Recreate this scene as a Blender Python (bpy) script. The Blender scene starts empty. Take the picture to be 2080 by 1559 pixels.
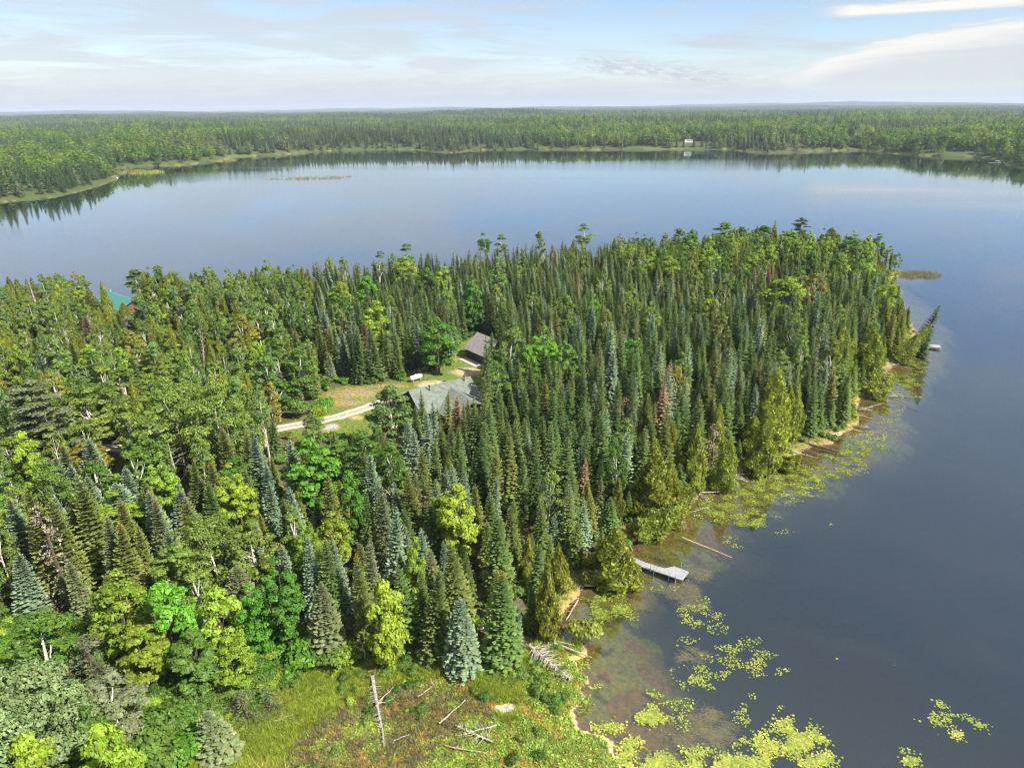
import bpy, math, random
import numpy as np
from mathutils import Matrix, Vector
rng = np.random.default_rng(7); random.seed(7)
R = math.radians
C = bpy.context.scene.collection
sc = bpy.context.scene

# ------------------------------------------------------------------ camera
PW, PH, F, HC = 2080.0, 1559.0, 1405.0, 58.0
HAZE_D = 8e-5
PITCH, ROLL = R(21.7), R(-0.6)
cam_d = bpy.data.cameras.new('camera'); cam = bpy.data.objects.new('camera', cam_d); C.objects.link(cam)
cam_d.sensor_width = 36.0; cam_d.lens = 36.0*F/PW; cam_d.clip_start = 0.5; cam_d.clip_end = 120000
cam.matrix_world = Matrix.Translation((0, 0, HC)) @ Matrix.Rotation(R(90)-PITCH, 4, 'X') @ Matrix.Rotation(ROLL, 4, 'Z')
sc.camera = cam
CM = np.array(cam.matrix_world.to_3x3())
def at(px, py, z=0.0):
    """pixel of the photo -> world point at height z"""
    d = CM @ np.array([(px-PW/2)/F, -(py-PH/2)/F, -1.0]); t = (z-HC)/d[2]
    return np.array([d[0]*t, d[1]*t, z])
def proj(P):
    P = np.atleast_2d(P) - np.array([0, 0, HC]); q = P @ CM
    w = np.maximum(-q[:, 2], 1e-3)
    return PW/2 + F*q[:, 0]/w, PH/2 - F*q[:, 1]/w

# ------------------------------------------------------------------ light, sky, exposure
SUN_EL, SUN_AZ = R(46), R(122)          # azimuth clockwise from +Y
sun_dir = Vector((math.cos(SUN_EL)*math.sin(SUN_AZ), math.cos(SUN_EL)*math.cos(SUN_AZ), math.sin(SUN_EL)))
sd = bpy.data.lights.new('sun', 'SUN'); sd.energy = 5.0; sd.angle = R(0.5); sd.color = (1.0, 0.95, 0.86)
so = bpy.data.objects.new('sun', sd); C.objects.link(so); so.rotation_euler = sun_dir.to_track_quat('Z', 'Y').to_euler()
sc.view_settings.view_transform = 'Standard'; sc.view_settings.look = 'None'
sc.view_settings.exposure = 0.92; sc.view_settings.gamma = 1.0
sc.render.engine = 'CYCLES'
cy = sc.cycles
cy.use_denoising = True; cy.denoising_input_passes = 'RGB_ALBEDO_NORMAL'; cy.denoising_prefilter = 'NONE'; cy.pixel_filter_type = 'BLACKMAN_HARRIS'; cy.filter_width = 1.25; cy.denoiser = 'OPENIMAGEDENOISE'; cy.max_bounces = 6; cy.diffuse_bounces = 3
cy.glossy_bounces = 2; cy.transparent_max_bounces = 6; cy.transmission_bounces = 3; cy.volume_bounces = 0
cy.sample_clamp_indirect = 4.0; cy.use_adaptive_sampling = True; cy.adaptive_threshold = 0.02

class NT:
    """tiny node helper"""
    def __init__(s, tree): s.t = tree; s.n = tree.nodes; s.l = tree.links; s.n.clear()
    def __call__(s, kind, ins=None, **kw):
        nd = s.n.new(kind)
        for k, v in kw.items(): setattr(nd, k, v)
        for k, v in (ins or {}).items():
            if isinstance(v, bpy.types.NodeSocket): s.l.new(v, nd.inputs[k])
            else: nd.inputs[k].default_value = v
        return nd
    def m(s, op, a, b=0.0, c=0.0, clamp=False):
        return s('ShaderNodeMath', {0: a, 1: b, 2: c}, operation=op, use_clamp=clamp).outputs[0]
    def mr(s, v, a, b, c=0.0, d=1.0):
        return s('ShaderNodeMapRange', {0: v, 1: a, 2: b, 3: c, 4: d}, interpolation_type='SMOOTHSTEP').outputs[0]
    def mix(s, f, a, b, bt='MIX'):
        nd = s.n.new('ShaderNodeMix'); nd.data_type = 'RGBA'; nd.blend_type = bt
        for i, v in ((0, f), (6, a), (7, b)):
            if isinstance(v, bpy.types.NodeSocket): s.l.new(v, nd.inputs[i])
            else: nd.inputs[i].default_value = v if i == 0 else (*v, 1) if len(v) == 3 else v
        return nd.outputs[2]
    def noise(s, vec, scale, detail=3.0, rough=0.55, dist=0.0):
        return s('ShaderNodeTexNoise', {'Vector': vec, 'Scale': scale, 'Detail': detail, 'Roughness': rough, 'Distortion': dist})

w = bpy.data.worlds.new('World'); sc.world = w; w.use_nodes = True
n = NT(w.node_tree)
sky = n('ShaderNodeTexSky', sky_type='NISHITA', sun_disc=False, sun_elevation=SUN_EL, sun_rotation=SUN_AZ, air_density=1.0, dust_density=0.15, ozone_density=3.0)
skyc = n.mix(1.0, sky.outputs[0], (0.079, 0.078, 0.083), 'MULTIPLY')
tc = n('ShaderNodeTexCoord').outputs['Generated']
sp = n('ShaderNodeSeparateXYZ', {0: tc})
az = n.m('MULTIPLY', n.m('ARCTAN2', sp.outputs[0], sp.outputs[1]), 57.2958)
el = n.m('MULTIPLY', n.m('ARCSINE', sp.outputs[2]), 57.2958)
def ccoord(kx, ky, tilt=0.0, off=0.0):
    e = n.m('ADD', el, n.m('MULTIPLY', az, tilt))
    return n('ShaderNodeCombineXYZ', {0: n.m('MULTIPLY', az, kx), 1: n.m('MULTIPLY', e, ky), 2: off}).outputs[0]
s1 = n.noise(ccoord(.05, .42, .03), 1.6, 8, .62, .7).outputs[0]
s2 = n.noise(ccoord(.11, 1.3, -.03, 3.0), 1.6, 9, .66, .9).outputs[0]
s3 = n.noise(ccoord(.8, 3.6, .10, 7.0), 1.5, 6, .7, .4).outputs[0]
left = n.mr(az, 8.0, -10.0)
veil = n.m('MULTIPLY', n.mr(n.m('ADD', s1, n.m('MULTIPLY', left, .13)), .46, .70), .72)
veil = n.m('MAXIMUM', veil, n.m('MULTIPLY', n.mr(n.m('ADD', s2, n.m('MULTIPLY', left, .07)), .52, .72), .60))
low = n.mr(n.m('SUBTRACT', el, n.m('MULTIPLY', n.m('SUBTRACT', s2, .5), 3.0)), n.m('ADD', 3.3, n.m('MULTIPLY', left, 1.6)), .3)
low = n.m('MULTIPLY', low, n.mr(az, 40.0, -5.0, .75, 1.0))
veil = n.m('MAXIMUM', veil, low)
rip = n.m('MULTIPLY', n.mr(n.m('ABSOLUTE', n.m('SUBTRACT', el, n.m('ADD', 3.9, n.m('MULTIPLY', az, -.13)))), 1.2, .1),
          n.m('MULTIPLY', n.mr(az, 3.0, 7.0), n.mr(az, 21.0, 15.0)))
veil = n.m('MAXIMUM', veil, n.m('MULTIPLY', rip, n.mr(s3, .34, .62)))
wob = n.m('MULTIPLY', n.m('SUBTRACT', s2, .5), 1.7)
edge = n.m('ADD', n.m('ADD', 2.0, n.m('MULTIPLY', 3.7, n.m('SUBTRACT', 1.0, n.m('EXPONENT', n.m('DIVIDE', n.m('SUBTRACT', 19.5, az), 7.0))))), wob)
dd = n.m('SUBTRACT', edge, el)
bank = n.m('MULTIPLY', n.mr(dd, -.1, .75), n.mr(az, 18.5, 22.5))
bank = n.m('MULTIPLY', bank, n.mr(el, .6, 1.6, .35, 1.0))
bright = n.m('MULTIPLY', bank, n.mr(dd, 2.2, .5, .25, 1.0))
st = n.m('ABSOLUTE', n.m('SUBTRACT', el, n.m('ADD', 5.85, n.m('MULTIPLY', wob, .35))))
streak = n.m('MULTIPLY', n.mr(st, .62, .12), n.mr(az, 20.8, 24.0))
hi = n.m('MAXIMUM', bright, streak)
tot = n.m('MAXIMUM', n.m('MAXIMUM', veil, n.m('MULTIPLY', bank, .9)), n.m('MULTIPLY', hi, .97), clamp=True)
tot = n.m('MAXIMUM', tot, n.m('MULTIPLY', n.mr(el, 12.0, 20.0), n.mr(s1, .35, .7, .32, .6)))
tot = n.m('MAXIMUM', tot, n.m('MULTIPLY', n.mr(el, 28.0, 50.0), .95))  # unseen cloud overhead, added to brighten the fill in the shadows
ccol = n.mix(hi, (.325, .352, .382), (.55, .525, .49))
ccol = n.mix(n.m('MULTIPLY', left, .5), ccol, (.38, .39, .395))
upper = 1.0           # cloud cover keeps full weight, the added overhead fill cloud included
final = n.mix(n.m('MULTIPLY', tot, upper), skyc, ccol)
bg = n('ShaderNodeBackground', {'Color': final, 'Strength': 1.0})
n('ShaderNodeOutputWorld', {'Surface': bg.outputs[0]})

# ------------------------------------------------------------------ bookkeeping
def tag(o, label=None, cat=None, group=None, kind=None):
    for k, v in (('label', label), ('category', cat), ('group', group), ('kind', kind)):
        if v: o[k] = v
    return o
def empty(name, loc, rz=0.0, rot=None):
    o = bpy.data.objects.new(name, None); C.objects.link(o); o.location = loc
    o.rotation_euler = rot if rot is not None else (0, 0, rz); o.empty_display_size = 0.5
    return o
def link(name, mesh, parent=None):
    o = bpy.data.objects.new(name, mesh); C.objects.link(o)
    if parent is not None: o.parent = parent
    return o

class MB:
    """collects faces and builds them as ONE mesh"""
    def __init__(s): s.v = []; s.f = []; s.c = []; s.mi = []; s.nv = 0; s.uv = None
    def add(s, V, Fc, col=None, mi=0):
        V = np.asarray(V, float).reshape(-1, 3); Fc = np.asarray(Fc, int)
        s.v.append(V); s.f += (Fc+s.nv).tolist(); s.mi += [mi]*len(Fc); s.nv += len(V)
        cc = np.ones((len(V), 4))
        if col is not None: cc[:, :3] = np.broadcast_to(np.asarray(col, float), (len(V), 3))
        s.c.append(cc); return s
    def cards(s, c, u, v, col=None, mi=0):
        """diamond leaves, N at once"""
        N = len(c); V = np.stack([c-u, c-v, c+u, c+v], 1).reshape(-1, 3)
        Fc = np.arange(4*N).reshape(N, 4)
        if col is not None: col = np.repeat(np.broadcast_to(np.asarray(col, float), (N, 3)), 4, 0)
        return s.add(V, Fc, col, mi)
    def tris(s, a, b, c, col=None, mi=0):
        N = len(a); V = np.stack([a, b, c], 1).reshape(-1, 3)
        if col is not None:
            col = np.asarray(col, float)
            col = np.repeat(np.broadcast_to(col, (N, 3)), 3, 0) if col.ndim < 3 else col.reshape(-1, 3)
        return s.add(V, np.arange(3*N).reshape(N, 3), col, mi)
    def tube(s, pts, rad, k=6, mi=0, col=None, cap=True):
        pts = np.asarray(pts, float); rad = np.broadcast_to(np.asarray(rad, float), (len(pts),))
        T = np.gradient(pts, axis=0); T /= np.linalg.norm(T, axis=1)[:, None]+1e-9
        ref = np.array([0, 0, 1.]) if abs(T[0][2]) < .9 else np.array([1., 0, 0])
        V = []
        for p, t, r in zip(pts, T, rad):
            a = np.cross(t, ref); a /= np.linalg.norm(a)+1e-9; b = np.cross(t, a)
            th = np.arange(k)*2*math.pi/k
            V.append(p + r*(np.cos(th)[:, None]*a + np.sin(th)[:, None]*b))
        V = np.concatenate(V); Fc = []
        for i in range(len(pts)-1):
            for j in range(k):
                Fc.append([i*k+j, i*k+(j+1) % k, (i+1)*k+(j+1) % k, (i+1)*k+j])
        s.add(V, Fc, col, mi)
        if cap:
            s.f += [[s.nv-k*len(pts)+j for j in range(k)][::-1], [s.nv-k+j for j in range(k)]]; s.mi += [mi, mi]
        return s
    def box(s, x0, x1, y0, y1, z0, z1, M=None, mi=0):
        V = np.array([[x, y, z] for x in (x0, x1) for y in (y0, y1) for z in (z0, z1)], float)
        if M is not None: V = V @ np.array(M.to_3x3()).T + np.array(M.translation)
        return s.add(V, [[0, 1, 3, 2], [4, 6, 7, 5], [0, 4, 5, 1], [2, 3, 7, 6], [0, 2, 6, 4], [1, 5, 7, 3]], mi=mi)
    def slab(s, poly, th, up=None, mi=0):
        """a flat polygon given real thickness"""
        P = np.asarray(poly, float); N = len(P)
        nn = np.array([0, 0, 1.]) if up is None else np.asarray(up, float)
        Q = P - nn*th; Fc = [list(range(N)), list(range(2*N-1, N-1, -1))]
        Fc += [[i, i+N, (i+1) % N+N, (i+1) % N] for i in range(N)]
        s.v.append(np.vstack([P, Q])); s.f += [[a+s.nv for a in f] for f in Fc]; s.mi += [mi]*len(Fc)
        cc = np.ones((2*N, 4)); s.c.append(cc); s.nv += 2*N
        return s
    def mesh(s, name, mats, smooth=False):
        me = bpy.data.meshes.new(name); V = np.concatenate(s.v)
        me.from_pydata(V.tolist(), [], s.f)
        for m_ in (mats if isinstance(mats, (list, tuple)) else [mats]): me.materials.append(m_)
        if any(s.mi): me.polygons.foreach_set('material_index', s.mi)
        a = me.color_attributes.new('leafcol', 'FLOAT_COLOR', 'POINT'); a.data.foreach_set('color', np.concatenate(s.c).ravel())
        if smooth: me.polygons.foreach_set('use_smooth', [True]*len(s.f))
        me.update(); return me
    def build(s, name, mats, parent=None, smooth=False):
        return link(name, s.mesh(name, mats, smooth), parent)

# ------------------------------------------------------------------ materials
def leaf_mat(name, col, trans=.40, var=.24, hue=.014, gloss=.015):
    m = bpy.data.materials.new(name); m.use_nodes = True; n = NT(m.node_tree)
    a = n('ShaderNodeAttribute', attribute_name='leafcol').outputs[0]
    c = n.mix(1.0, a, col, 'MULTIPLY')
    rnd = n('ShaderNodeObjectInfo').outputs['Random']
    pos = n('ShaderNodeNewGeometry').outputs['Position']
    nz = n.noise(pos, 2.2, 2).outputs[0]
    val = n.m('MULTIPLY', n.m('ADD', 1.30-var, n.m('MULTIPLY', rnd, 2*var)), n.mr(nz, .3, .7, .78, 1.22))
    r2 = n.m('FRACT', n.m('MULTIPLY', rnd, 17.31))
    hs = n('ShaderNodeHueSaturation', {'Hue': n.m('ADD', .5-hue, n.m('MULTIPLY', r2, 2*hue)), 'Saturation': 1.0, 'Value': val, 'Color': c}).outputs[0]
    d = n('ShaderNodeBsdfDiffuse', {'Color': hs}).outputs[0]
    t = n('ShaderNodeBsdfTranslucent', {'Color': n.mix(1.0, hs, (1.15, 1.25, .6), 'MULTIPLY')}).outputs[0]
    s = n('ShaderNodeMixShader', {0: trans, 1: d, 2: t}).outputs[0]
    g = n('ShaderNodeBsdfGlossy', {'Color': (1, 1, 1, 1), 'Roughness': .5}).outputs[0]
    s = n('ShaderNodeMixShader', {0: gloss, 1: s, 2: g}).outputs[0]
    n('ShaderNodeOutputMaterial', {'Surface': s}); return m
def mat(name, col, rough=.8, col2=None, scale=3.0, metal=0.0, bump=0.0, stretch=None, detail=5, lo=.35, hi_=.65, spec=.3):
    m = bpy.data.materials.new(name); m.use_nodes = True; n = NT(m.node_tree)
    tc = n('ShaderNodeTexCoord').outputs['Object']
    if stretch: tc = n('ShaderNodeMapping', {0: tc, 3: stretch}).outputs[0]
    nz = n.noise(tc, scale, detail, .6)
    c = n.mix(n.mr(nz.outputs[0], lo, hi_), col, col2 or tuple(x*.75 for x in col))
    p = n('ShaderNodeBsdfPrincipled', {'Base Color': c, 'Roughness': rough, 'Metallic': metal, 'Specular IOR Level': spec})
    if bump: n.l.new(n('ShaderNodeBump', {'Strength': bump, 'Distance': .03, 'Height': nz.outputs[0]}).outputs[0], p.inputs['Normal'])
    n('ShaderNodeOutputMaterial', {'Surface': p.outputs[0]}); return m

LM = {k: leaf_mat('foliage_'+k, c, **kw) for k, c, kw in (
    ('spruce', (.100, .146, .040), {}), ('blue', (.120, .168, .100), dict(trans=.15)), ('olive', (.135, .158, .040), {}),
    ('deep', (.066, .108, .030), {}), ('cedar', (.195, .220, .034), {}), ('birch', (.142, .198, .034), {}),
    ('autumn', (.20, .19, .028), {}), ('maple', (.100, .235, .020), {}), ('emerald', (.080, .205, .022), {}),
    ('lime', (.190, .265, .024), {}), ('green', (.085, .158, .024), {}), ('aspen', (.125, .195, .052), {}),
    ('pale', (.120, .170, .062), dict(trans=.25)), ('grey', (.140, .165, .080), {}), ('brown', (.19, .125, .070), dict(trans=.1)), ('rust', (.30, .085, .035), dict(trans=.1)),
    ('pond', (.140, .150, .026), dict(var=.3)), ('deadgrey', (.26, .22, .17), dict(trans=.1)), ('lily', (.235, .30, .032), dict(var=.35, gloss=.06)), ('lilyyellow', (.44, .42, .06), dict(var=.35, gloss=.06)),
    ('matgreen', (.21, .29, .03), dict(var=.35, gloss=.05)), ('marsh', (.31, .18, .035), dict(var=.4)), ('grass', (.27, .32, .045), dict(var=.35)), ('straw', (.42, .34, .13), dict(var=.3)),
    ('weed', (.34, .27, .045), dict(var=.3)), ('reed', (.20, .175, .11), dict(var=.3)))}
FM = {k: leaf_mat('far_foliage_'+k, c, var=.10, hue=.008) for k, c in (('spruce', (.062, .096, .034)), ('deep', (.038, .068, .026)), ('olive', (.085, .110, .034)), ('grey', (.11, .125, .07)),
    ('green', (.070, .125, .026)), ('maple', (.100, .180, .022)), ('lime', (.160, .215, .025)), ('birch', (.110, .145, .028)), ('cedar', (.115, .145, .028)), ('aspen', (.095, .150, .045)))}
BARK = mat('bark_brown', (.13, .10, .075), .95, (.07, .055, .04), 6, stretch=(1, 1, .3))
BIRCHB = mat('bark_white', (.62, .58, .50), .8, (.20, .17, .14), 4, stretch=(.5, .5, 2.2), lo=.50, hi_=.66)
PINEB = mat('bark_pale', (.36, .27, .20), .9, (.22, .16, .12), 5, stretch=(1, 1, .4))
DEADW = mat('weathered_wood', (.46, .42, .36), .9, (.24, .21, .18), 5, stretch=(1, 1, .3))
DARKW = mat('wet_dead_wood', (.16, .11, .08), .8, (.08, .055, .04), 5)
PINKW = mat('bare_log_wood', (.50, .36, .29), .85, (.32, .22, .17), 4)

# ------------------------------------------------------------------ shore lines and terrain
near_px = [(1290,1640),(1262,1559),(1245,1525),(1252,1502),(1215,1488),(1180,1475),(1170,1445),(1195,1412),(1180,1397),(1212,1388),(1185,1365),
 (1168,1340),(1190,1333),(1180,1310),(1150,1300),(1128,1285),(1140,1262),(1160,1230),(1180,1205),(1192,1190),(1215,1180),(1245,1150),(1258,1130),
 (1275,1110),(1290,1095),(1330,1085),(1375,1062),(1400,1038),(1415,1008),(1440,993),(1470,978),(1510,957),(1550,944),(1590,940),(1620,927),
 (1650,908),(1690,902),(1705,886),(1735,872),(1745,845),(1742,825),(1757,806),(1775,790),(1790,775),(1800,757),(1815,742),(1835,728),(1852,708),
 (1858,680),(1852,655),(1838,628),(1815,603),(1795,585),(1780,573),(1800,566),(1830,561),(1832,554),(1800,547),(1765,541),(1720,534),(1640,525),
 (1500,518),(1300,536),(1150,548),(1000,560),(800,582),(600,604),(400,618),(200,626),(0,632),(-300,640),(-700,620)]
far_px = [(-800,560),(-500,480),(-200,440),(0,412),(60,406),(110,402),(170,388),(205,378),(238,366),(243,358),(228,350),(225,344),(270,340),(340,336),
 (400,333),(450,326),(480,319),(560,316),(640,309),(700,306),(800,304),(850,305),(872,309),(905,311),(935,310),(960,306),(1060,304),(1200,305),(1330,304),(1400,304),
 (1480,304),(1520,310),(1560,312),(1640,309),(1740,306),(1820,313),(1900,318),(1990,320),(2030,326),(2045,338),(2080,343),(2200,352),(2500,340)]
near_w = [at(x, y)[:2] for x, y in near_px]; far_w = [at(x, y)[:2] for x, y in far_px]
N_NEAR = len(near_w)
LAKE = np.array(near_w + far_w + [np.array(p, float) for p in ((1300, 800), (1500, 200), (1400, -500), (200, -500), (20, -80))])
def inside(P, poly):
    x, y = P[:, 0], P[:, 1]; r = np.zeros(len(P), bool); j = len(poly)-1
    for i in range(len(poly)):
        xi, yi = poly[i]; xj, yj = poly[j]
        if yi != yj:
            r ^= ((yi > y) != (yj > y)) & (x < (xj-xi)*(y-yi)/(yj-yi)+xi)
        j = i
    return r
def segdist(P, poly, closed=True):
    d = np.full(len(P), 1e12); M = len(poly)
    for i in range(M if closed else M-1):
        a = poly[i]; b = poly[(i+1) % M]; ab = b-a
        t = np.clip(((P-a) @ ab)/(ab @ ab+1e-9), 0, 1)
        q = P-a-t[:, None]*ab; d = np.minimum(d, (q*q).sum(1))
    return np.sqrt(d)
def wob2(P, s, seed=0):
    x, y = P[:, 0]/s, P[:, 1]/s; o = seed*1.7
    return (np.sin(x*1.3+o+1.7*np.sin(y*.9+o))+np.sin(y*1.7-o+1.3*np.sin(x*1.1+2*o))+.6*np.sin(2.7*x+1.9*y+o)+.4*np.sin(4.3*x-3.7*y+3*o))/3
def poly_px(pts, z=0.0): return np.array([at(x, y, z)[:2] for x, y in pts])
MARSH = poly_px([(380,1620),(420,1500),(560,1400),(690,1350),(830,1330),(930,1370),(1060,1345),(1110,1290),(1190,1290),(1230,1400),(1290,1500),(1420,1640)])
CLEAR = poly_px([(575,884),(575,862),(628,846),(640,826),(650,806),(700,788),(800,777),(832,772),(880,755),(915,738),(930,715),(935,695),(990,680),(1030,700),(1010,745),(985,775),
                 (985,800),(1000,815),(985,832),(935,850),(870,838),(800,828),(765,880),(735,898),(690,885),(640,885),(600,892)], 3.0)
FIELD2 = poly_px([(258,615),(300,612),(298,632),(284,650),(262,652)], 3.0)
def height(P):
    P = np.asarray(P, float); ins = inside(P, LAKE); d = segdist(P, LAKE); d = np.where(ins, -d, d)
    d = d + .5*wob2(P, 2.3, 1) + .4*wob2(P, 7, 2)
    dist = np.hypot(P[:, 0], P[:, 1])
    z = .25*np.minimum(d, 1.)+3.0*(1-np.exp(-np.maximum(d-1, 0)/13))
    mm = np.clip(segdist(P, MARSH)*np.where(inside(P, MARSH), -1, 1)/7+.5, 0, 1)     # marsh is flat and low
    z = np.where(d > 0, z*(.09+.91*mm)+.02, z)
    far = np.clip((dist-450)/900, 0, 1)
    hill = 10+12*wob2(P, 420, 3)+6*wob2(P, 170, 5)+12*np.exp(-(((P[:, 0]+420)/170)**2+((P[:, 1]-900)/260)**2))
    hill += 26*np.exp(-(((P[:, 0]+20)/420)**2+((P[:, 1]-3300)/500)**2)) + 22*np.exp(-(((P[:, 0]+2100)/500)**2+((P[:, 1]-2900)/700)**2))
    hill += np.clip((dist-3500)/9000, 0, 1)*(26+44*wob2(P, 2600, 4)+16*wob2(P, 1100, 9))
    z = z+np.where(d > 0, far*np.clip(d/110, 0, 1)*np.maximum(hill, 0), 0)
    ad = np.abs(d); wz = -np.minimum(5.0, np.where(dist < 420, .05+.075*ad+.30*np.maximum(ad-7-2*wob2(P, 9, 5), 0), .5+.4*ad))
    z = np.where(d > 0, z, wz)
    return z, d
def gz(x, y): return float(height(np.array([[x, y]]))[0][0])

rings = [0.0]; r_ = 22.0
while r_ < 16100:
    rings.append(r_); r_ *= 1.0052 if 44 < r_ < 330 else (1.012 if r_ < 2500 else 1.035)
rings = np.array(rings[1:]); ang = np.concatenate([np.arange(-180, -46, 4.0), np.arange(-46, 46.01, .25), np.arange(50, 179, 4.0)])
A_, R_ = np.meshgrid(np.radians(ang), rings); GP = np.stack([(R_*np.sin(A_)).ravel(), (R_*np.cos(A_)).ravel()], 1)
GZ, GD = height(GP)
nr, na = len(rings), len(ang)
ii, jj = np.meshgrid(np.arange(nr-1), np.arange(na), indexing='ij'); j2 = (jj+1) % na
GF = np.stack([ii*na+jj, ii*na+j2, (ii+1)*na+j2, (ii+1)*na+jj], -1).reshape(-1, 4)
# what the ground is made of
G_AZ = np.hypot(GP[:, 0], GP[:, 1])
col = np.tile(np.array([.095, .090, .042]), (len(GP), 1))
def paint(mask, c, k=1.0):
    global col
    mask = np.clip(mask*k, 0, 1)[:, None]; col = col*(1-mask)+np.array(c)*mask
j1 = wob2(GP, 1.1, 3); j3 = wob2(GP, 3.1, 6); j6 = wob2(GP, 6.0, 8)
paint((G_AZ > 420)*1.0, (.075, .095, .035))
paint(((GD > 0) & (GD < 2+8*wob2(GP, 90, 3)) & (G_AZ > 420))*1.0, (.11, .13, .045))          # sedge belt of the far shore
paint(np.clip(.5-(segdist(GP, MARSH)*np.where(inside(GP, MARSH), -1, 1)+j3)/2, 0, 1), (.17, .17, .045))
paint(((GD > 0) & (GD < 2.4+j3) & (G_AZ < 420))*1.0, (.24, .21, .07), .8)
sdc = segdist(GP, CLEAR)*np.where(inside(GP, CLEAR), -1, 1)
paint(np.clip(.5-(sdc+.5*j1)/1.2, 0, 1), (.125, .17, .035))
DRIVE_PX = [(1010,752),(985,752),(945,765),(900,779),(872,787),(840,797),(800,811),(770,821),(740,832),(700,845),(655,856),(610,865),(575,871),(520,885),(420,903),(330,911),(250,913),(140,914)]
DRIVE = poly_px(DRIVE_PX, 3.0)
ddr = segdist(GP, DRIVE, False)
def blob(px, py, rx, ry, z=3.0):
    c = at(px, py, z)[:2]; sx = abs(at(px+rx, py, z)[0]-c[0]); sy = abs(at(px, py-ry, z)[1]-c[1])
    return ((GP[:, 0]-c[0])/sx)**2+((GP[:, 1]-c[1])/sy)**2
for (px, py, rx, ry, c) in ((720,800,62,13,(.27,.20,.10)),(700,820,50,8,(.27,.20,.10)),(790,786,40,5,(.30,.20,.11)),(735,812,30,6,(.17,.21,.05)),(950,757,35,9,(.42,.33,.22)),
     (880,782,35,8,(.42,.34,.22)),(725,850,14,5,(.36,.30,.15)),(673,870,16,8,(.45,.35,.31)),(640,856,14,4,(.32,.22,.14)),(925,722,10,14,(.22,.26,.05))):
    paint(np.clip(1.3-blob(px, py, rx, ry)*1.0-.3*j1, 0, 1), c)
paint(np.clip(.5-(segdist(GP, FIELD2)*np.where(inside(GP, FIELD2), -1, 1)+.5*j1)/1.0, 0, 1), (.33, .31, .08))
# brown/orange part of the marsh, pale gravel pile, tan mud edge
BROWN = poly_px([(560,1600),(610,1500),(700,1440),(790,1400),(900,1385),(960,1400),(1000,1430),(1010,1480),(960,1540),(900,1600)])
paint(np.clip(.5-(segdist(GP, BROWN)*np.where(inside(GP, BROWN), -1, 1)+1.4*j3)/1.5, 0, 1), (.21, .12, .04))
paint(np.clip(1.25-blob(1025,1438,34,16,.3)-.25*j1, 0, 1), (.50, .42, .37))
paint(np.clip(1.2-blob(1045,1462,26,10,.3)-.25*j1, 0, 1), (.12, .06, .03))
mudm = (GP[:, 0] > at(1100,1340)[0]-1) & (GP[:, 1] < at(1180,1325)[1]) & (G_AZ < 95)
paint((mudm & (GD > -.9) & (GD < .9+.5*j1))*1.0, (.50, .37, .17))
paint((mudm & (GD >= .9+.5*j1))*1.0, (.055, .045, .020))
paint(((GD > -.5) & (GD < 1.0) & ~mudm & (G_AZ < 330))*1.0, (.38, .29, .18), .55)
sandb = blob(1712,883,18,8,.3); paint(np.clip(1.4-sandb, 0, 1), (.62, .44, .30))
# lake bed: orange-brown silt inshore with weed beds, dark muck further out; tone also stands in for light absorbed with depth
wet = GD <= 0; dep = -GZ
wm = wet*1.0
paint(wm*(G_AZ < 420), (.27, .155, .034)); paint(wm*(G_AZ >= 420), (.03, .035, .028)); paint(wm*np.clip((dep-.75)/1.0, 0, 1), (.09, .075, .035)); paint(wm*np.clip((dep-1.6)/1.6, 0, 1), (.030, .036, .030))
paint(wm*((j3+j6+.3*j1 > .15) & (dep < 1.6) & (dep > .1))*1.0, (.25, .25, .03), .8)
paint(wm*((j3-j1 > .7) & (dep < 1.8))*1.0, (.10, .05, .015), .7)

def build_ground():
    me = bpy.data.meshes.new('ground')
    V = np.column_stack([GP, GZ]); me.vertices.add(len(V)+1); allv = np.vstack([V, [0, 0, 1.0]])
    me.vertices.foreach_set('co', allv.ravel())
    tri = np.array([[len(V), (j+1) % na, j] for j in range(na)])
    me.loops.add(GF.size+tri.size); me.loops.foreach_set('vertex_index', np.concatenate([GF[:, ::-1].ravel(), tri[:, ::-1].ravel()]))
    me.polygons.add(len(GF)+len(tri))
    me.polygons.foreach_set('loop_start', np.concatenate([np.arange(len(GF))*4, len(GF)*4+np.arange(len(tri))*3]))
    me.update(calc_edges=True)
    a = me.color_attributes.new('leafcol', 'FLOAT_COLOR', 'POINT')
    cc = np.ones((len(allv), 4)); cc[:-1, :3] = col; cc[-1, :3] = (.1, .1, .04); a.data.foreach_set('color', cc.ravel())
    me.polygons.foreach_set('use_smooth', [True]*len(me.polygons))
    m = bpy.data.materials.new('ground'); m.use_nodes = True; n = NT(m.node_tree)
    at_ = n('ShaderNodeAttribute', attribute_name='leafcol').outputs[0]; pos = n('ShaderNodeNewGeometry').outputs['Position']
    f1 = n.noise(pos, 1.9, 6, .7).outputs[0]; f2 = n.noise(pos, .35, 4, .6).outputs[0]
    c = n.mix(1.0, at_, n('ShaderNodeCombineColor', {0: n.mr(f1, .3, .7, .55, 1.45), 1: n.mr(f1, .28, .72, .6, 1.4), 2: n.mr(f2, .3, .7, .6, 1.4)}).outputs[0], 'MULTIPLY')
    c = n.mix(n.m('MULTIPLY', n.mr(f2, .5, .7), .35), c, n.mix(1.0, c, (1.25, .95, .7), 'MULTIPLY'))
    b = n('ShaderNodeBump', {'Strength': .6, 'Distance': .15, 'Height': f1}).outputs[0]
    p = n('ShaderNodeBsdfPrincipled', {'Base Color': c, 'Roughness': .95, 'Specular IOR Level': .1, 'Normal': b})
    n('ShaderNodeOutputMaterial', {'Surface': p.outputs[0]}); me.materials.append(m)
    tag(link('ground', me), kind='structure')
build_ground()

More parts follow.
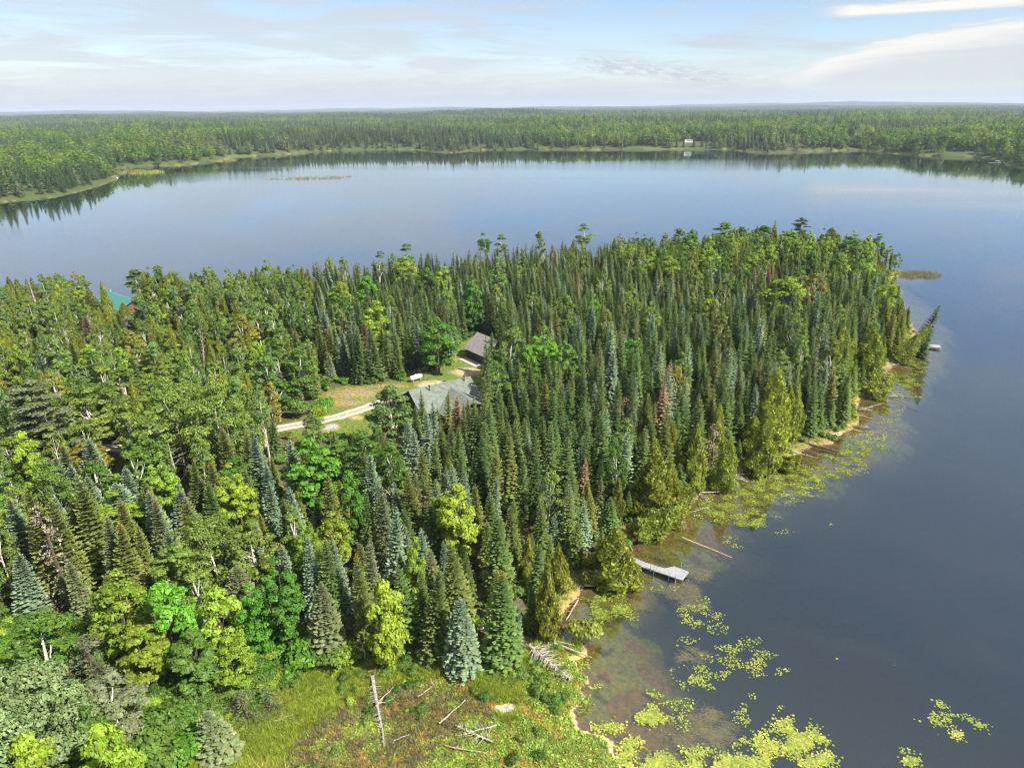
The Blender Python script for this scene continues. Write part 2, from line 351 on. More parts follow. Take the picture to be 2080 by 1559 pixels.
# driveway: a gravel strip a few millimetres over the ground
GRAVEL = mat('pale_gravel', (.58, .49, .41), .95, (.36, .30, .24), 2.5, detail=8)
RUT = mat('gravel_middle', (.36, .32, .24), .95, (.24, .24, .13), 2.5, detail=8)
def strip(name, pts, w0, w1, m, dz, parent=None):
    P = []
    for a, b in zip(pts[:-1], pts[1:]):
        k = max(2, int(np.linalg.norm(b-a)/.7)); P += [a+(b-a)*i/k for i in range(k)]
    P = np.array(P+[pts[-1]]); T = np.gradient(P, axis=0); T /= np.linalg.norm(T, axis=1)[:, None]; N_ = np.stack([T[:, 1], -T[:, 0]], 1)
    js = wob2(P, .9, 2)*.28; L_ = P+N_*(w0+js)[:, None]; Q = P+N_*(w1+wob2(P, .8, 5)*.28)[:, None]
    rows = [L_+(Q-L_)*t for t in np.linspace(0, 1, 5)]
    V = np.concatenate(rows); z = height(V)[0]+dz; K = len(P)
    Fc = [[r*K+i, r*K+i+1, (r+1)*K+i+1, (r+1)*K+i] for r in range(4) for i in range(K-1)]
    b = MB(); b.add(np.column_stack([V, z]), Fc); return b.build(name, m, parent)
tag(strip('driveway', DRIVE[5:], -1.45, 1.45, GRAVEL, .05), kind='structure')
tag(strip('driveway_verge', DRIVE[5:], -.32, .32, RUT, .06), kind='structure')

# ------------------------------------------------------------------ water
m = bpy.data.materials.new('lake_water'); m.use_nodes = True; n = NT(m.node_tree)
pos = n('ShaderNodeNewGeometry').outputs['Position']
mp = n('ShaderNodeMapping', {0: pos, 3: (1.0, .55, 1.0), 2: (0, 0, .35)}).outputs[0]
w1 = n.noise(mp, 1.1, 3, .5).outputs[0]; w2 = n.noise(mp, .16, 2, .5).outputs[0]
patch = n.noise(n('ShaderNodeMapping', {0: pos, 3: (.25, 1.0, 1.0)}).outputs[0], .006, 3, .5, .6).outputs[0]
hgt = n.m('ADD', n.m('MULTIPLY', w1, .020), n.m('MULTIPLY', w2, .05))
calm_ = n('ShaderNodeSeparateColor', {0: n('ShaderNodeAttribute', attribute_name='leafcol').outputs[0]}).outputs[0]
rough_ = n.m('MULTIPLY', n.mr(patch, .42, .60, .16, .6), n.m('SUBTRACT', 1.0, n.m('MULTIPLY', calm_, .85)))
bmp = n('ShaderNodeBump', {'Strength': rough_, 'Distance': 1.0, 'Height': hgt}).outputs[0]
fr = n('ShaderNodeFresnel', {'IOR': 1.333, 'Normal': bmp}).outputs[0]
gl = n('ShaderNodeBsdfGlossy', {'Color': (.93, .96, 1, 1), 'Roughness': n.m('ADD', .02, n.m('MULTIPLY', rough_, .16)), 'Normal': bmp}).outputs[0]
body = n('ShaderNodeBsdfDiffuse', {'Color': (.030, .050, .048, 1)}).outputs[0]      # what the water itself scatters back
tr = n('ShaderNodeBsdfTransparent', {'Color': (.93, .94, .90, 1)}).outputs[0]
under = n('ShaderNodeMixShader', {0: .24, 1: tr, 2: body}).outputs[0]
sh = n('ShaderNodeMixShader', {0: n.m('POWER', fr, .53), 1: under, 2: gl}).outputs[0]
n('ShaderNodeOutputMaterial', {'Surface': sh, 'Volume': n('ShaderNodeVolumeAbsorption', {'Color': (.40, .50, .36, 1), 'Density': .42}).outputs[0]})
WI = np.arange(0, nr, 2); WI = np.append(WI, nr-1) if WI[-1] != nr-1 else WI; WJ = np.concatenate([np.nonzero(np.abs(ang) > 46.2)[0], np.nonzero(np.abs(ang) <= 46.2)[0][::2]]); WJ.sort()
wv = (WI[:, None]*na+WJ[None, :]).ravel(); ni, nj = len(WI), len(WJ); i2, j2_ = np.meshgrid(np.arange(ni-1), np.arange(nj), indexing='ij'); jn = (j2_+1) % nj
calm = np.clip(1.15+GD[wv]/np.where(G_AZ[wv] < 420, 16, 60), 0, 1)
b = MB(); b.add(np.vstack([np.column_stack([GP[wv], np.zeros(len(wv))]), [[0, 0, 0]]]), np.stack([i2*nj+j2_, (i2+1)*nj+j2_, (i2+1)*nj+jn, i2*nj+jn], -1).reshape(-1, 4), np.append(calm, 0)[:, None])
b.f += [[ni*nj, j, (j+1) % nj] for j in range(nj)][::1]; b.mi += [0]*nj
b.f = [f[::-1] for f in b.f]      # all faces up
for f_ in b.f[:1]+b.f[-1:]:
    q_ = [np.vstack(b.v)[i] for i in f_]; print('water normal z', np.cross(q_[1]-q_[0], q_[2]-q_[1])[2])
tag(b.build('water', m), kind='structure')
# ------------------------------------------------------------------ tree prototypes (each builds trunk + crown, base at 0, metres)
def unit(v): return v/(np.linalg.norm(v, axis=-1, keepdims=True)+1e-9)
def rot_cards(mb, P, nrm, size, g, col, mi=0, asp=.6):
    N = len(P); r = g.normal(size=(N, 3)); u = unit(np.cross(nrm, r)); v = np.cross(unit(nrm), u)
    size = np.broadcast_to(size, (N,))[:, None]
    mb.cards(P, u*size, v*size*asp, col, mi)
def jit(g, N, base=1.0, v=.18):
    k = base*(1+g.normal(size=(N, 1))*v); return np.clip(k*(1+g.normal(size=(N, 3))*.05), .25, 2)

def spruce(h, Rr, seed, step=.42, cones=0.0, bare=.05, dens=1.0):
    g = np.random.default_rng(seed); cr = MB(); tr = MB()
    tr.tube([[0, 0, -.4], [g.normal()*.05, g.normal()*.05, h*.5], [0, 0, h*.985]], [h*.012+.04, h*.008+.02, .015], 5, mi=0)
    nw = int(h*(1-bare)/step); A, B, Cc, D, S, colr = [], [], [], [], [], []
    ecc = g.uniform(0, 2*math.pi)
    for i in range(nw):
        t = bare+(1-bare)*(i+.5*g.random())/nw; z = h*t
        L0 = Rr*((1-t)**.70)*(1.0 if t > .16 else .72+t*1.7)*min(1, (1-t)*9+.25)+.10
        nb = max(4, int((5+5*(1-t))*dens)); th = g.uniform(0, 6.28)+np.arange(nb)*2*math.pi/nb+g.normal(size=nb)*.22
        L = L0*g.uniform(.74, 1.16, nb)*(1+.10*np.cos(th-ecc))
        d = np.stack([np.cos(th), np.sin(th), np.zeros(nb)], 1)
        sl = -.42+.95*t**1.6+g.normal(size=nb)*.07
        for k, (a, b, w0) in enumerate(((0.08, .46, .30), (.38, .78, .24), (.70, 1.06, .14))):
            if k == 0 and t > .8: pass
            up = lambda s: (sl*L*s+.16*L*s*s)
            pa = d*(L*a)[:, None]; pa[:, 2] += z+up(a); pb = d*(L*b)[:, None]; pb[:, 2] += z+up(b)
            side = np.stack([-d[:, 1], d[:, 0], np.zeros(nb)], 1); wd = (w0*L+.05)[:, None]; mid = (pa+pb)/2
            mid = mid+ (pb-pa)*.12
            sl_ = mid+side*wd; sr_ = mid-side*wd; sl_[:, 2] -= .30*wd[:, 0]; sr_[:, 2] -= .30*wd[:, 0]
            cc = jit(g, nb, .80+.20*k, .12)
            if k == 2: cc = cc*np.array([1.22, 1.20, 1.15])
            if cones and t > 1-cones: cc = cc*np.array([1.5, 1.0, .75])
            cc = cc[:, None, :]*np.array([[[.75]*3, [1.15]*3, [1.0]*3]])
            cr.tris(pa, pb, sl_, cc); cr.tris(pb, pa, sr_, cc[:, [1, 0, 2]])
    cr.tris(*[np.array([p]) for p in ([-.07, 0, h*.94], [.07, 0, h*.94], [0, 0, h*1.015])]); cr.tris(*[np.array([p]) for p in ([0, -.07, h*.94], [0, .07, h*.94], [0, 0, h*1.01])])
    return tr, cr

def leafball(mb, g, c, rad, n_, size, flat=.75, base=1.0, up=.5):
    """one leafy clump: leaves spread through the outer shell of a lumpy ball"""
    d = unit(g.normal(size=(n_, 3))); d[:, 2] = np.where(d[:, 2] < -.3, -d[:, 2]*.6, d[:, 2]); d = unit(d)
    lump = 1+.16*np.sin(4*d[:, :1]+c[0]*3)+.14*np.sin(5*d[:, 1:2]+c[1]*3)
    P = np.asarray(c)+d*rad*np.array([1, 1, flat])*lump*g.uniform(.62, 1.05, (n_, 1))
    nr_ = unit(d+np.array([0, 0, up])+g.normal(size=(n_, 3))*.45)
    rot_cards(mb, P, nr_, size*g.uniform(.7, 1.3, n_), g, jit(g, n_, base*g.uniform(.85, 1.15), .14))
def broad(h, Rr, seed, z0=.3, nl=16, per=260, size=.26, rl=.36, flat=.75, top=1.0, lean=0.0, kt=5, white=False, limbs=7):
    g = np.random.default_rng(seed); cr = MB(); tr = MB(); H0 = h*z0
    tr.tube([[0, 0, -.4], [g.normal()*.12, g.normal()*.12, h*.4], [g.normal()*.25, g.normal()*.25, h*.86]], [h*.013+.05, h*.010+.03, .03], kt)
    cz = (h+H0)/2; hz = (h-H0)/2; pts = []
    for i in range(nl*30):
        if len(pts) >= nl: break
        d = unit(g.normal(size=3)); p = d*np.array([Rr*(1-rl*.8), Rr*(1-rl*.8), hz*(1-rl*.5)])*g.uniform(.35, 1.0)**.4
        p[0] *= 1-.35*max(0, p[2]/hz)*top; p[1] *= 1-.35*max(0, p[2]/hz)*top; p[2] += cz
        if all(np.linalg.norm((p-q)/np.array([1, 1, 1.1])) > Rr*rl*.72 for q in pts): pts.append(p)
    pts.append(np.array([g.normal()*.2, g.normal()*.2, h-Rr*rl*.6]))
    for p in pts:
        r_ = Rr*rl*g.uniform(.75, 1.2); leafball(cr, g, p, r_, int(per*(r_/(Rr*rl))**2), size, flat)
    for p in pts[:limbs]:
        b0 = np.array([0, 0, max(H0*.6, p[2]-Rr*.9)]); tr.tube([b0, (b0+p)/2+[0, 0, -.15], p], [.035+h*.004, .03+h*.0015, .012], 4, cap=False)
    return tr, cr
def birch(h, Rr, seed, **k):
    big = Rr > 5
    return broad(h, Rr, seed, z0=k.pop('z0', .16), nl=k.pop('nl', 48), per=k.pop('per', 95), size=.19, rl=.15 if big else .21, flat=.85, top=.6, limbs=14, **k)
def cedar(h, Rr, seed, n_=5200, bare=.03):
    g = np.random.default_rng(seed); cr = MB(); tr = MB()
    tr.tube([[0, 0, -.4], [0, 0, h*.5], [g.normal()*.1, g.normal()*.1, h*.97]], [h*.014+.05, h*.009+.02, .015], 5)
    t = bare+(1-bare)*(1-g.random(n_)**.62); th = g.uniform(0, 6.283, n_)
    prof = Rr*(1-t)**.72*(.72+.55*np.minimum(t*5, 1))*.8
    lump = 1+.22*np.sin(3*th+9*t+seed)+.18*np.sin(5*th-17*t+seed)+.10*np.sin(2*th+31*t)
    rr = prof*lump*g.uniform(.55, 1.06, n_)+.06
    d = np.stack([np.cos(th), np.sin(th), np.zeros(n_)], 1); P = d*rr[:, None]; P[:, 2] = h*t*.985+.1
    out = unit(d+np.array([0, 0, .35])+g.normal(size=(n_, 3))*.35); side = unit(np.cross(out, [0, 0, 1.])+g.normal(size=(n_, 3))*.25)
    dn = unit(np.cross(side, out)+d*.5); s = (.12+.09*(1-t))*g.uniform(.7, 1.3, n_)
    cr.cards(P, dn*s[:, None]*1.35, side*s[:, None]*.8, jit(g, n_, 1.0, .16)*np.where(lump > 1.1, 1.15, .92)[:, None])
    return tr, cr
def pine(h, Rr, seed, z0=.35, nwh=9):
    g = np.random.default_rng(seed); cr = MB(); tr = MB()
    tr.tube([[0, 0, -.4], [.1, 0, h*.5], [g.normal()*.2, g.normal()*.2, h*.97]], [h*.014+.05, h*.01+.03, .03], 6)
    for i in range(nwh):
        t = z0+(1-z0)*i/nwh; L = Rr*(1-.62*(t-z0)/(1-z0))
        for th in g.uniform(0, 6.28)+np.arange(4)*1.57+g.normal(size=4)*.4:
            LL = L*g.uniform(.55, 1.1); d = np.array([math.cos(th), math.sin(th), .12+g.normal()*.08]); b0 = np.array([0, 0, h*t])
            tr.tube([b0, b0+d*LL*.95], [.05, .015], 4, cap=False)
            for s in (.55, .8, 1.0):
                leafball(cr, g, b0+d*LL*s+g.normal(size=3)*[.2, .2, .05], .34+.10*Rr*s, 80, .13, .5)
    leafball(cr, g, [0, 0, h*.98], .55, 90, .2, .8)
    return tr, cr
def snag(h, seed, spread=.22, nb=26, fine=3, needles=0, lo=.25, upw=.35, forks=0, sz=.10):
    """bare dead tree; needles > 0 leaves dead twigs hanging on it"""
    g = np.random.default_rng(seed); tr = MB(); cr = MB(); lean = g.normal(size=2)*.03*h
    q = lambda s: np.array([lean[0]*s*s, lean[1]*s*s, h*s])
    tr.tube([q(s)-[0, 0, .4*(s == 0)] for s in (0, .35, .7, 1)], [h*.012+.05, h*.009+.04, h*.005+.02, .012], 5)
    for k in range(forks):
        s0 = g.uniform(.1, .4); th = g.uniform(0, 6.28); d = np.array([math.cos(th)*.42, math.sin(th)*.42, 1.]); L = h*(1-s0)*g.uniform(.6, .95)
        tr.tube([q(s0), q(s0)+d*L*.5+g.normal(size=3)*.15, q(s0)+d*L*[1.1, 1.1, 1]], [.10, .06, .012], 5)
    for i in range(nb):
        s = lo+(1-lo)*i/nb*.97; th = g.uniform(0, 6.28); L = h*spread*(1.12-s)*g.uniform(.5, 1.3)+.25
        d = np.array([math.cos(th), math.sin(th), upw+g.normal()*.2]); e = q(s)+d*L
        tr.tube([q(s), q(s)+d*L*.5+[0, 0, -.06*L], e], [.035+.02*(1-s), .022, .008], 3, cap=False)
        for j in range(fine):
            m0 = q(s)+d*L*g.uniform(.35, .95); dd = unit(d+g.normal(size=3)*.7)
            tr.tube([m0, m0+dd*L*g.uniform(.2, .5)], [.016, .006], 3, cap=False)
        if needles:
            n_ = needles; P = q(s)+d*L*g.uniform(.15, 1.05, (n_, 1))+g.normal(size=(n_, 3))*.12*L
            rot_cards(cr, P, g.normal(size=(n_, 3)), sz*g.uniform(.7, 1.5, n_), g, jit(g, n_, 1, .2), asp=.45)
    return tr, cr
def shrub(h, Rr, seed, per=130, nl=6, size=.16):
    g = np.random.default_rng(seed); cr = MB(); tr = MB()
    for i in range(nl):
        a = g.uniform(0, 6.28); r_ = Rr*g.uniform(.1, .62); p = np.array([math.cos(a)*r_, math.sin(a)*r_, h*g.uniform(.35, .72)])
        tr.tube([[0, 0, -.1], p], [.035, .012], 3, cap=False); leafball(cr, g, p, Rr*.5, per, size, .7)
    return tr, cr

SP = {}       # kind -> list of (h, R, trunk mesh, crown mesh)
def reg(kind, h, Rr, fn, bark, leaf, *a, **k):
    tr, cr = fn(*a, **k); i = len(SP.setdefault(kind, []))
    SP[kind].append((h, Rr, tr.mesh(kind+'_trunk', LM[bark] if bark in LM else bark), cr.mesh(kind+'_crown', LM[leaf]) if cr.v else None, tr, cr))
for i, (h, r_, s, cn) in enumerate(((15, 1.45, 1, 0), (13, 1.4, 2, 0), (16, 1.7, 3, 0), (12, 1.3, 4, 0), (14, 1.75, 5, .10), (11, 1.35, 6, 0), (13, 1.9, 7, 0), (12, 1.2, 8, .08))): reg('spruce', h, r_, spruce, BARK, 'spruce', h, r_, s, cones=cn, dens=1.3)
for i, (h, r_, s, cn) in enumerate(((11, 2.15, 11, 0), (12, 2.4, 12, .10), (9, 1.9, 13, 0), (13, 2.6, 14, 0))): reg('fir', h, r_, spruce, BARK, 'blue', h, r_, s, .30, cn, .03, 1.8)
for h, r_, s in ((14, 4.2, 21), (12, 3.4, 22), (15, 3.8, 23), (11, 3.8, 24)): reg('maple', h, r_, broad, BARK, 'maple', h, r_, s, z0=.06, nl=52, per=120, rl=.225, size=.24, top=.6)
for h, r_, s in ((14, 3.4, 31), (12, 2.8, 32), (15, 4.0, 33), (11, 2.6, 34)): reg('birch', h, r_, birch, BIRCHB, 'birch', h, r_, s)
for h, r_, s in ((16, 2.6, 41), (13, 2.2, 42), (15, 3.0, 43)): reg('aspen', h, r_, broad, BIRCHB, 'aspen', h, r_, s, z0=.42, nl=14, per=200, rl=.34, size=.2, limbs=10)
for h, r_, s in ((13, 2.6, 44), (11, 2.8, 45)): reg('leafy', h, r_, broad, BIRCHB, 'aspen', h, r_, s, z0=.1, nl=46, per=95, rl=.24, size=.18, flat=.9, top=.8, limbs=8)
reg('birch', 15, 7.0, birch, BIRCHB, 'birch', 15, 7.0, 35, nl=120, per=110, z0=.08)
reg('willow', 12, 6.5, broad, BARK, 'pale', 12, 6.5, 46, z0=.05, nl=120, per=230, rl=.16, size=.17, flat=.8, top=.4, limbs=30)
for h, r_, s in ((12, 2.3, 51), (10, 2.2, 52), (14, 2.6, 53), (8, 2.0, 54)): reg('cedar', h, r_, cedar, PINEB, 'cedar', h, r_, s)
for h, r_, s in ((18, 3.2, 61), (16, 2.8, 62)): reg('pine', h, r_, pine, PINEB, 'deep', h, r_, s)
reg('snag', 13, 3, snag, DEADW, 'deadgrey', 13, 71, .26, 30, 4); reg('snag', 14, 3, snag, DEADW, 'deadgrey', 14, 72, .22, 22, 4, forks=3); reg('snag', 11, 2, snag, PINEB, 'deadgrey', 11, 73, .13, 40, 3)
reg('deadspruce', 11, 1.3, snag, BARK, 'brown', 11, 75, .15, 46, 4, 16, .06, -.25); reg('deadspruce', 9, 1.1, snag, BARK, 'brown', 9, 76, .15, 40, 4, 16, .06, -.25)
for s in range(4): reg('shrub', 2.2, 1.5, shrub, BARK, 'green', 1.9+.25*s, 1.5, 81+s)

TREES_XY = []           # (x, y, radius) already taken
counts = {}
KINDNAME = dict(leafy='aspen_tree', willow='willow_tree', spruce='spruce_tree', fir='fir_tree', maple='maple_tree', birch='birch_tree', aspen='aspen_tree', cedar='cedar_tree', pine='pine_tree', snag='dead_tree', deadspruce='dead_spruce', shrub='bush')
KINDCAT = dict(leafy='aspen tree', willow='willow tree', spruce='spruce tree', fir='fir tree', maple='maple tree', birch='birch tree', aspen='aspen tree', cedar='cedar tree', pine='pine tree', snag='dead tree', deadspruce='dead spruce', shrub='bush')
def put(kind, x, y, h, Rr, leaf, label, group=None, var=None, z=None, tilt=None, rz=None, bark=None):
    L_ = SP[kind]; i = random.randrange(len(L_)) if var is None else var
    i = (4 if Rr > 4.6 else min(i, 3)) if kind == 'birch' else i
    H, RR, tm, cm, _, _ = L_[i]
    e = empty(KINDNAME[kind], (x, y, gz(x, y)-.05 if z is None else z)); e.scale = (Rr/RR, Rr/RR, h/H)
    e.rotation_euler = (*(tilt or (random.gauss(0, .035), random.gauss(0, .035))), random.uniform(0, 6.28) if rz is None else rz)
    t = link('trunk', tm, e)
    if bark: t.material_slots[0].link = 'OBJECT'; t.material_slots[0].material = bark
    if cm:
        c = link('crown', cm, e)
        if leaf and LM[leaf] is not cm.materials[0]: c.material_slots[0].link = 'OBJECT'; c.material_slots[0].material = LM[leaf]
    tag(e, label, KINDCAT[kind], group); counts[kind] = counts.get(kind, 0)+1
    return e
def solve_top(px, py, h, base=None):
    """where a tree of height h stands whose top is seen at px, py"""
    if base:
        p = at(px, base, 1.5); p = at(px, base, gz(p[0], p[1])); q = p
        for k in range(60):
            zz = p[2]+2+k*.35; u, v = proj([p[0], p[1], zz]);
            if v[0] <= py: break
        return p[0], p[1], zz-p[2]
    z = 3.0
    for _ in range(4):
        p = at(px, py, z+h); z = max(gz(p[0], p[1]), 0.02)
    return p[0], p[1], h
LETTER = dict(M='maple', B='birch', A='aspen', C='cedar', P='pine', L='leafy', Q='willow', F='fir', S='spruce', N='snag', D='deadspruce', W='shrub')
def hero(px, py, h, wpx, k, leaf, label, base=None, **kw):
    x, y, h = solve_top(px, py, h, base); kind = LETTER[k]
    dist = math.hypot(math.hypot(x, y), HC-h*.5); Rr = wpx/2*dist/F*(1.12 if k in 'SFCD' else 1.05)
    TREES_XY.append((x, y, Rr*.8)); return put(kind, x, y, h, Rr, leaf, label, **kw)
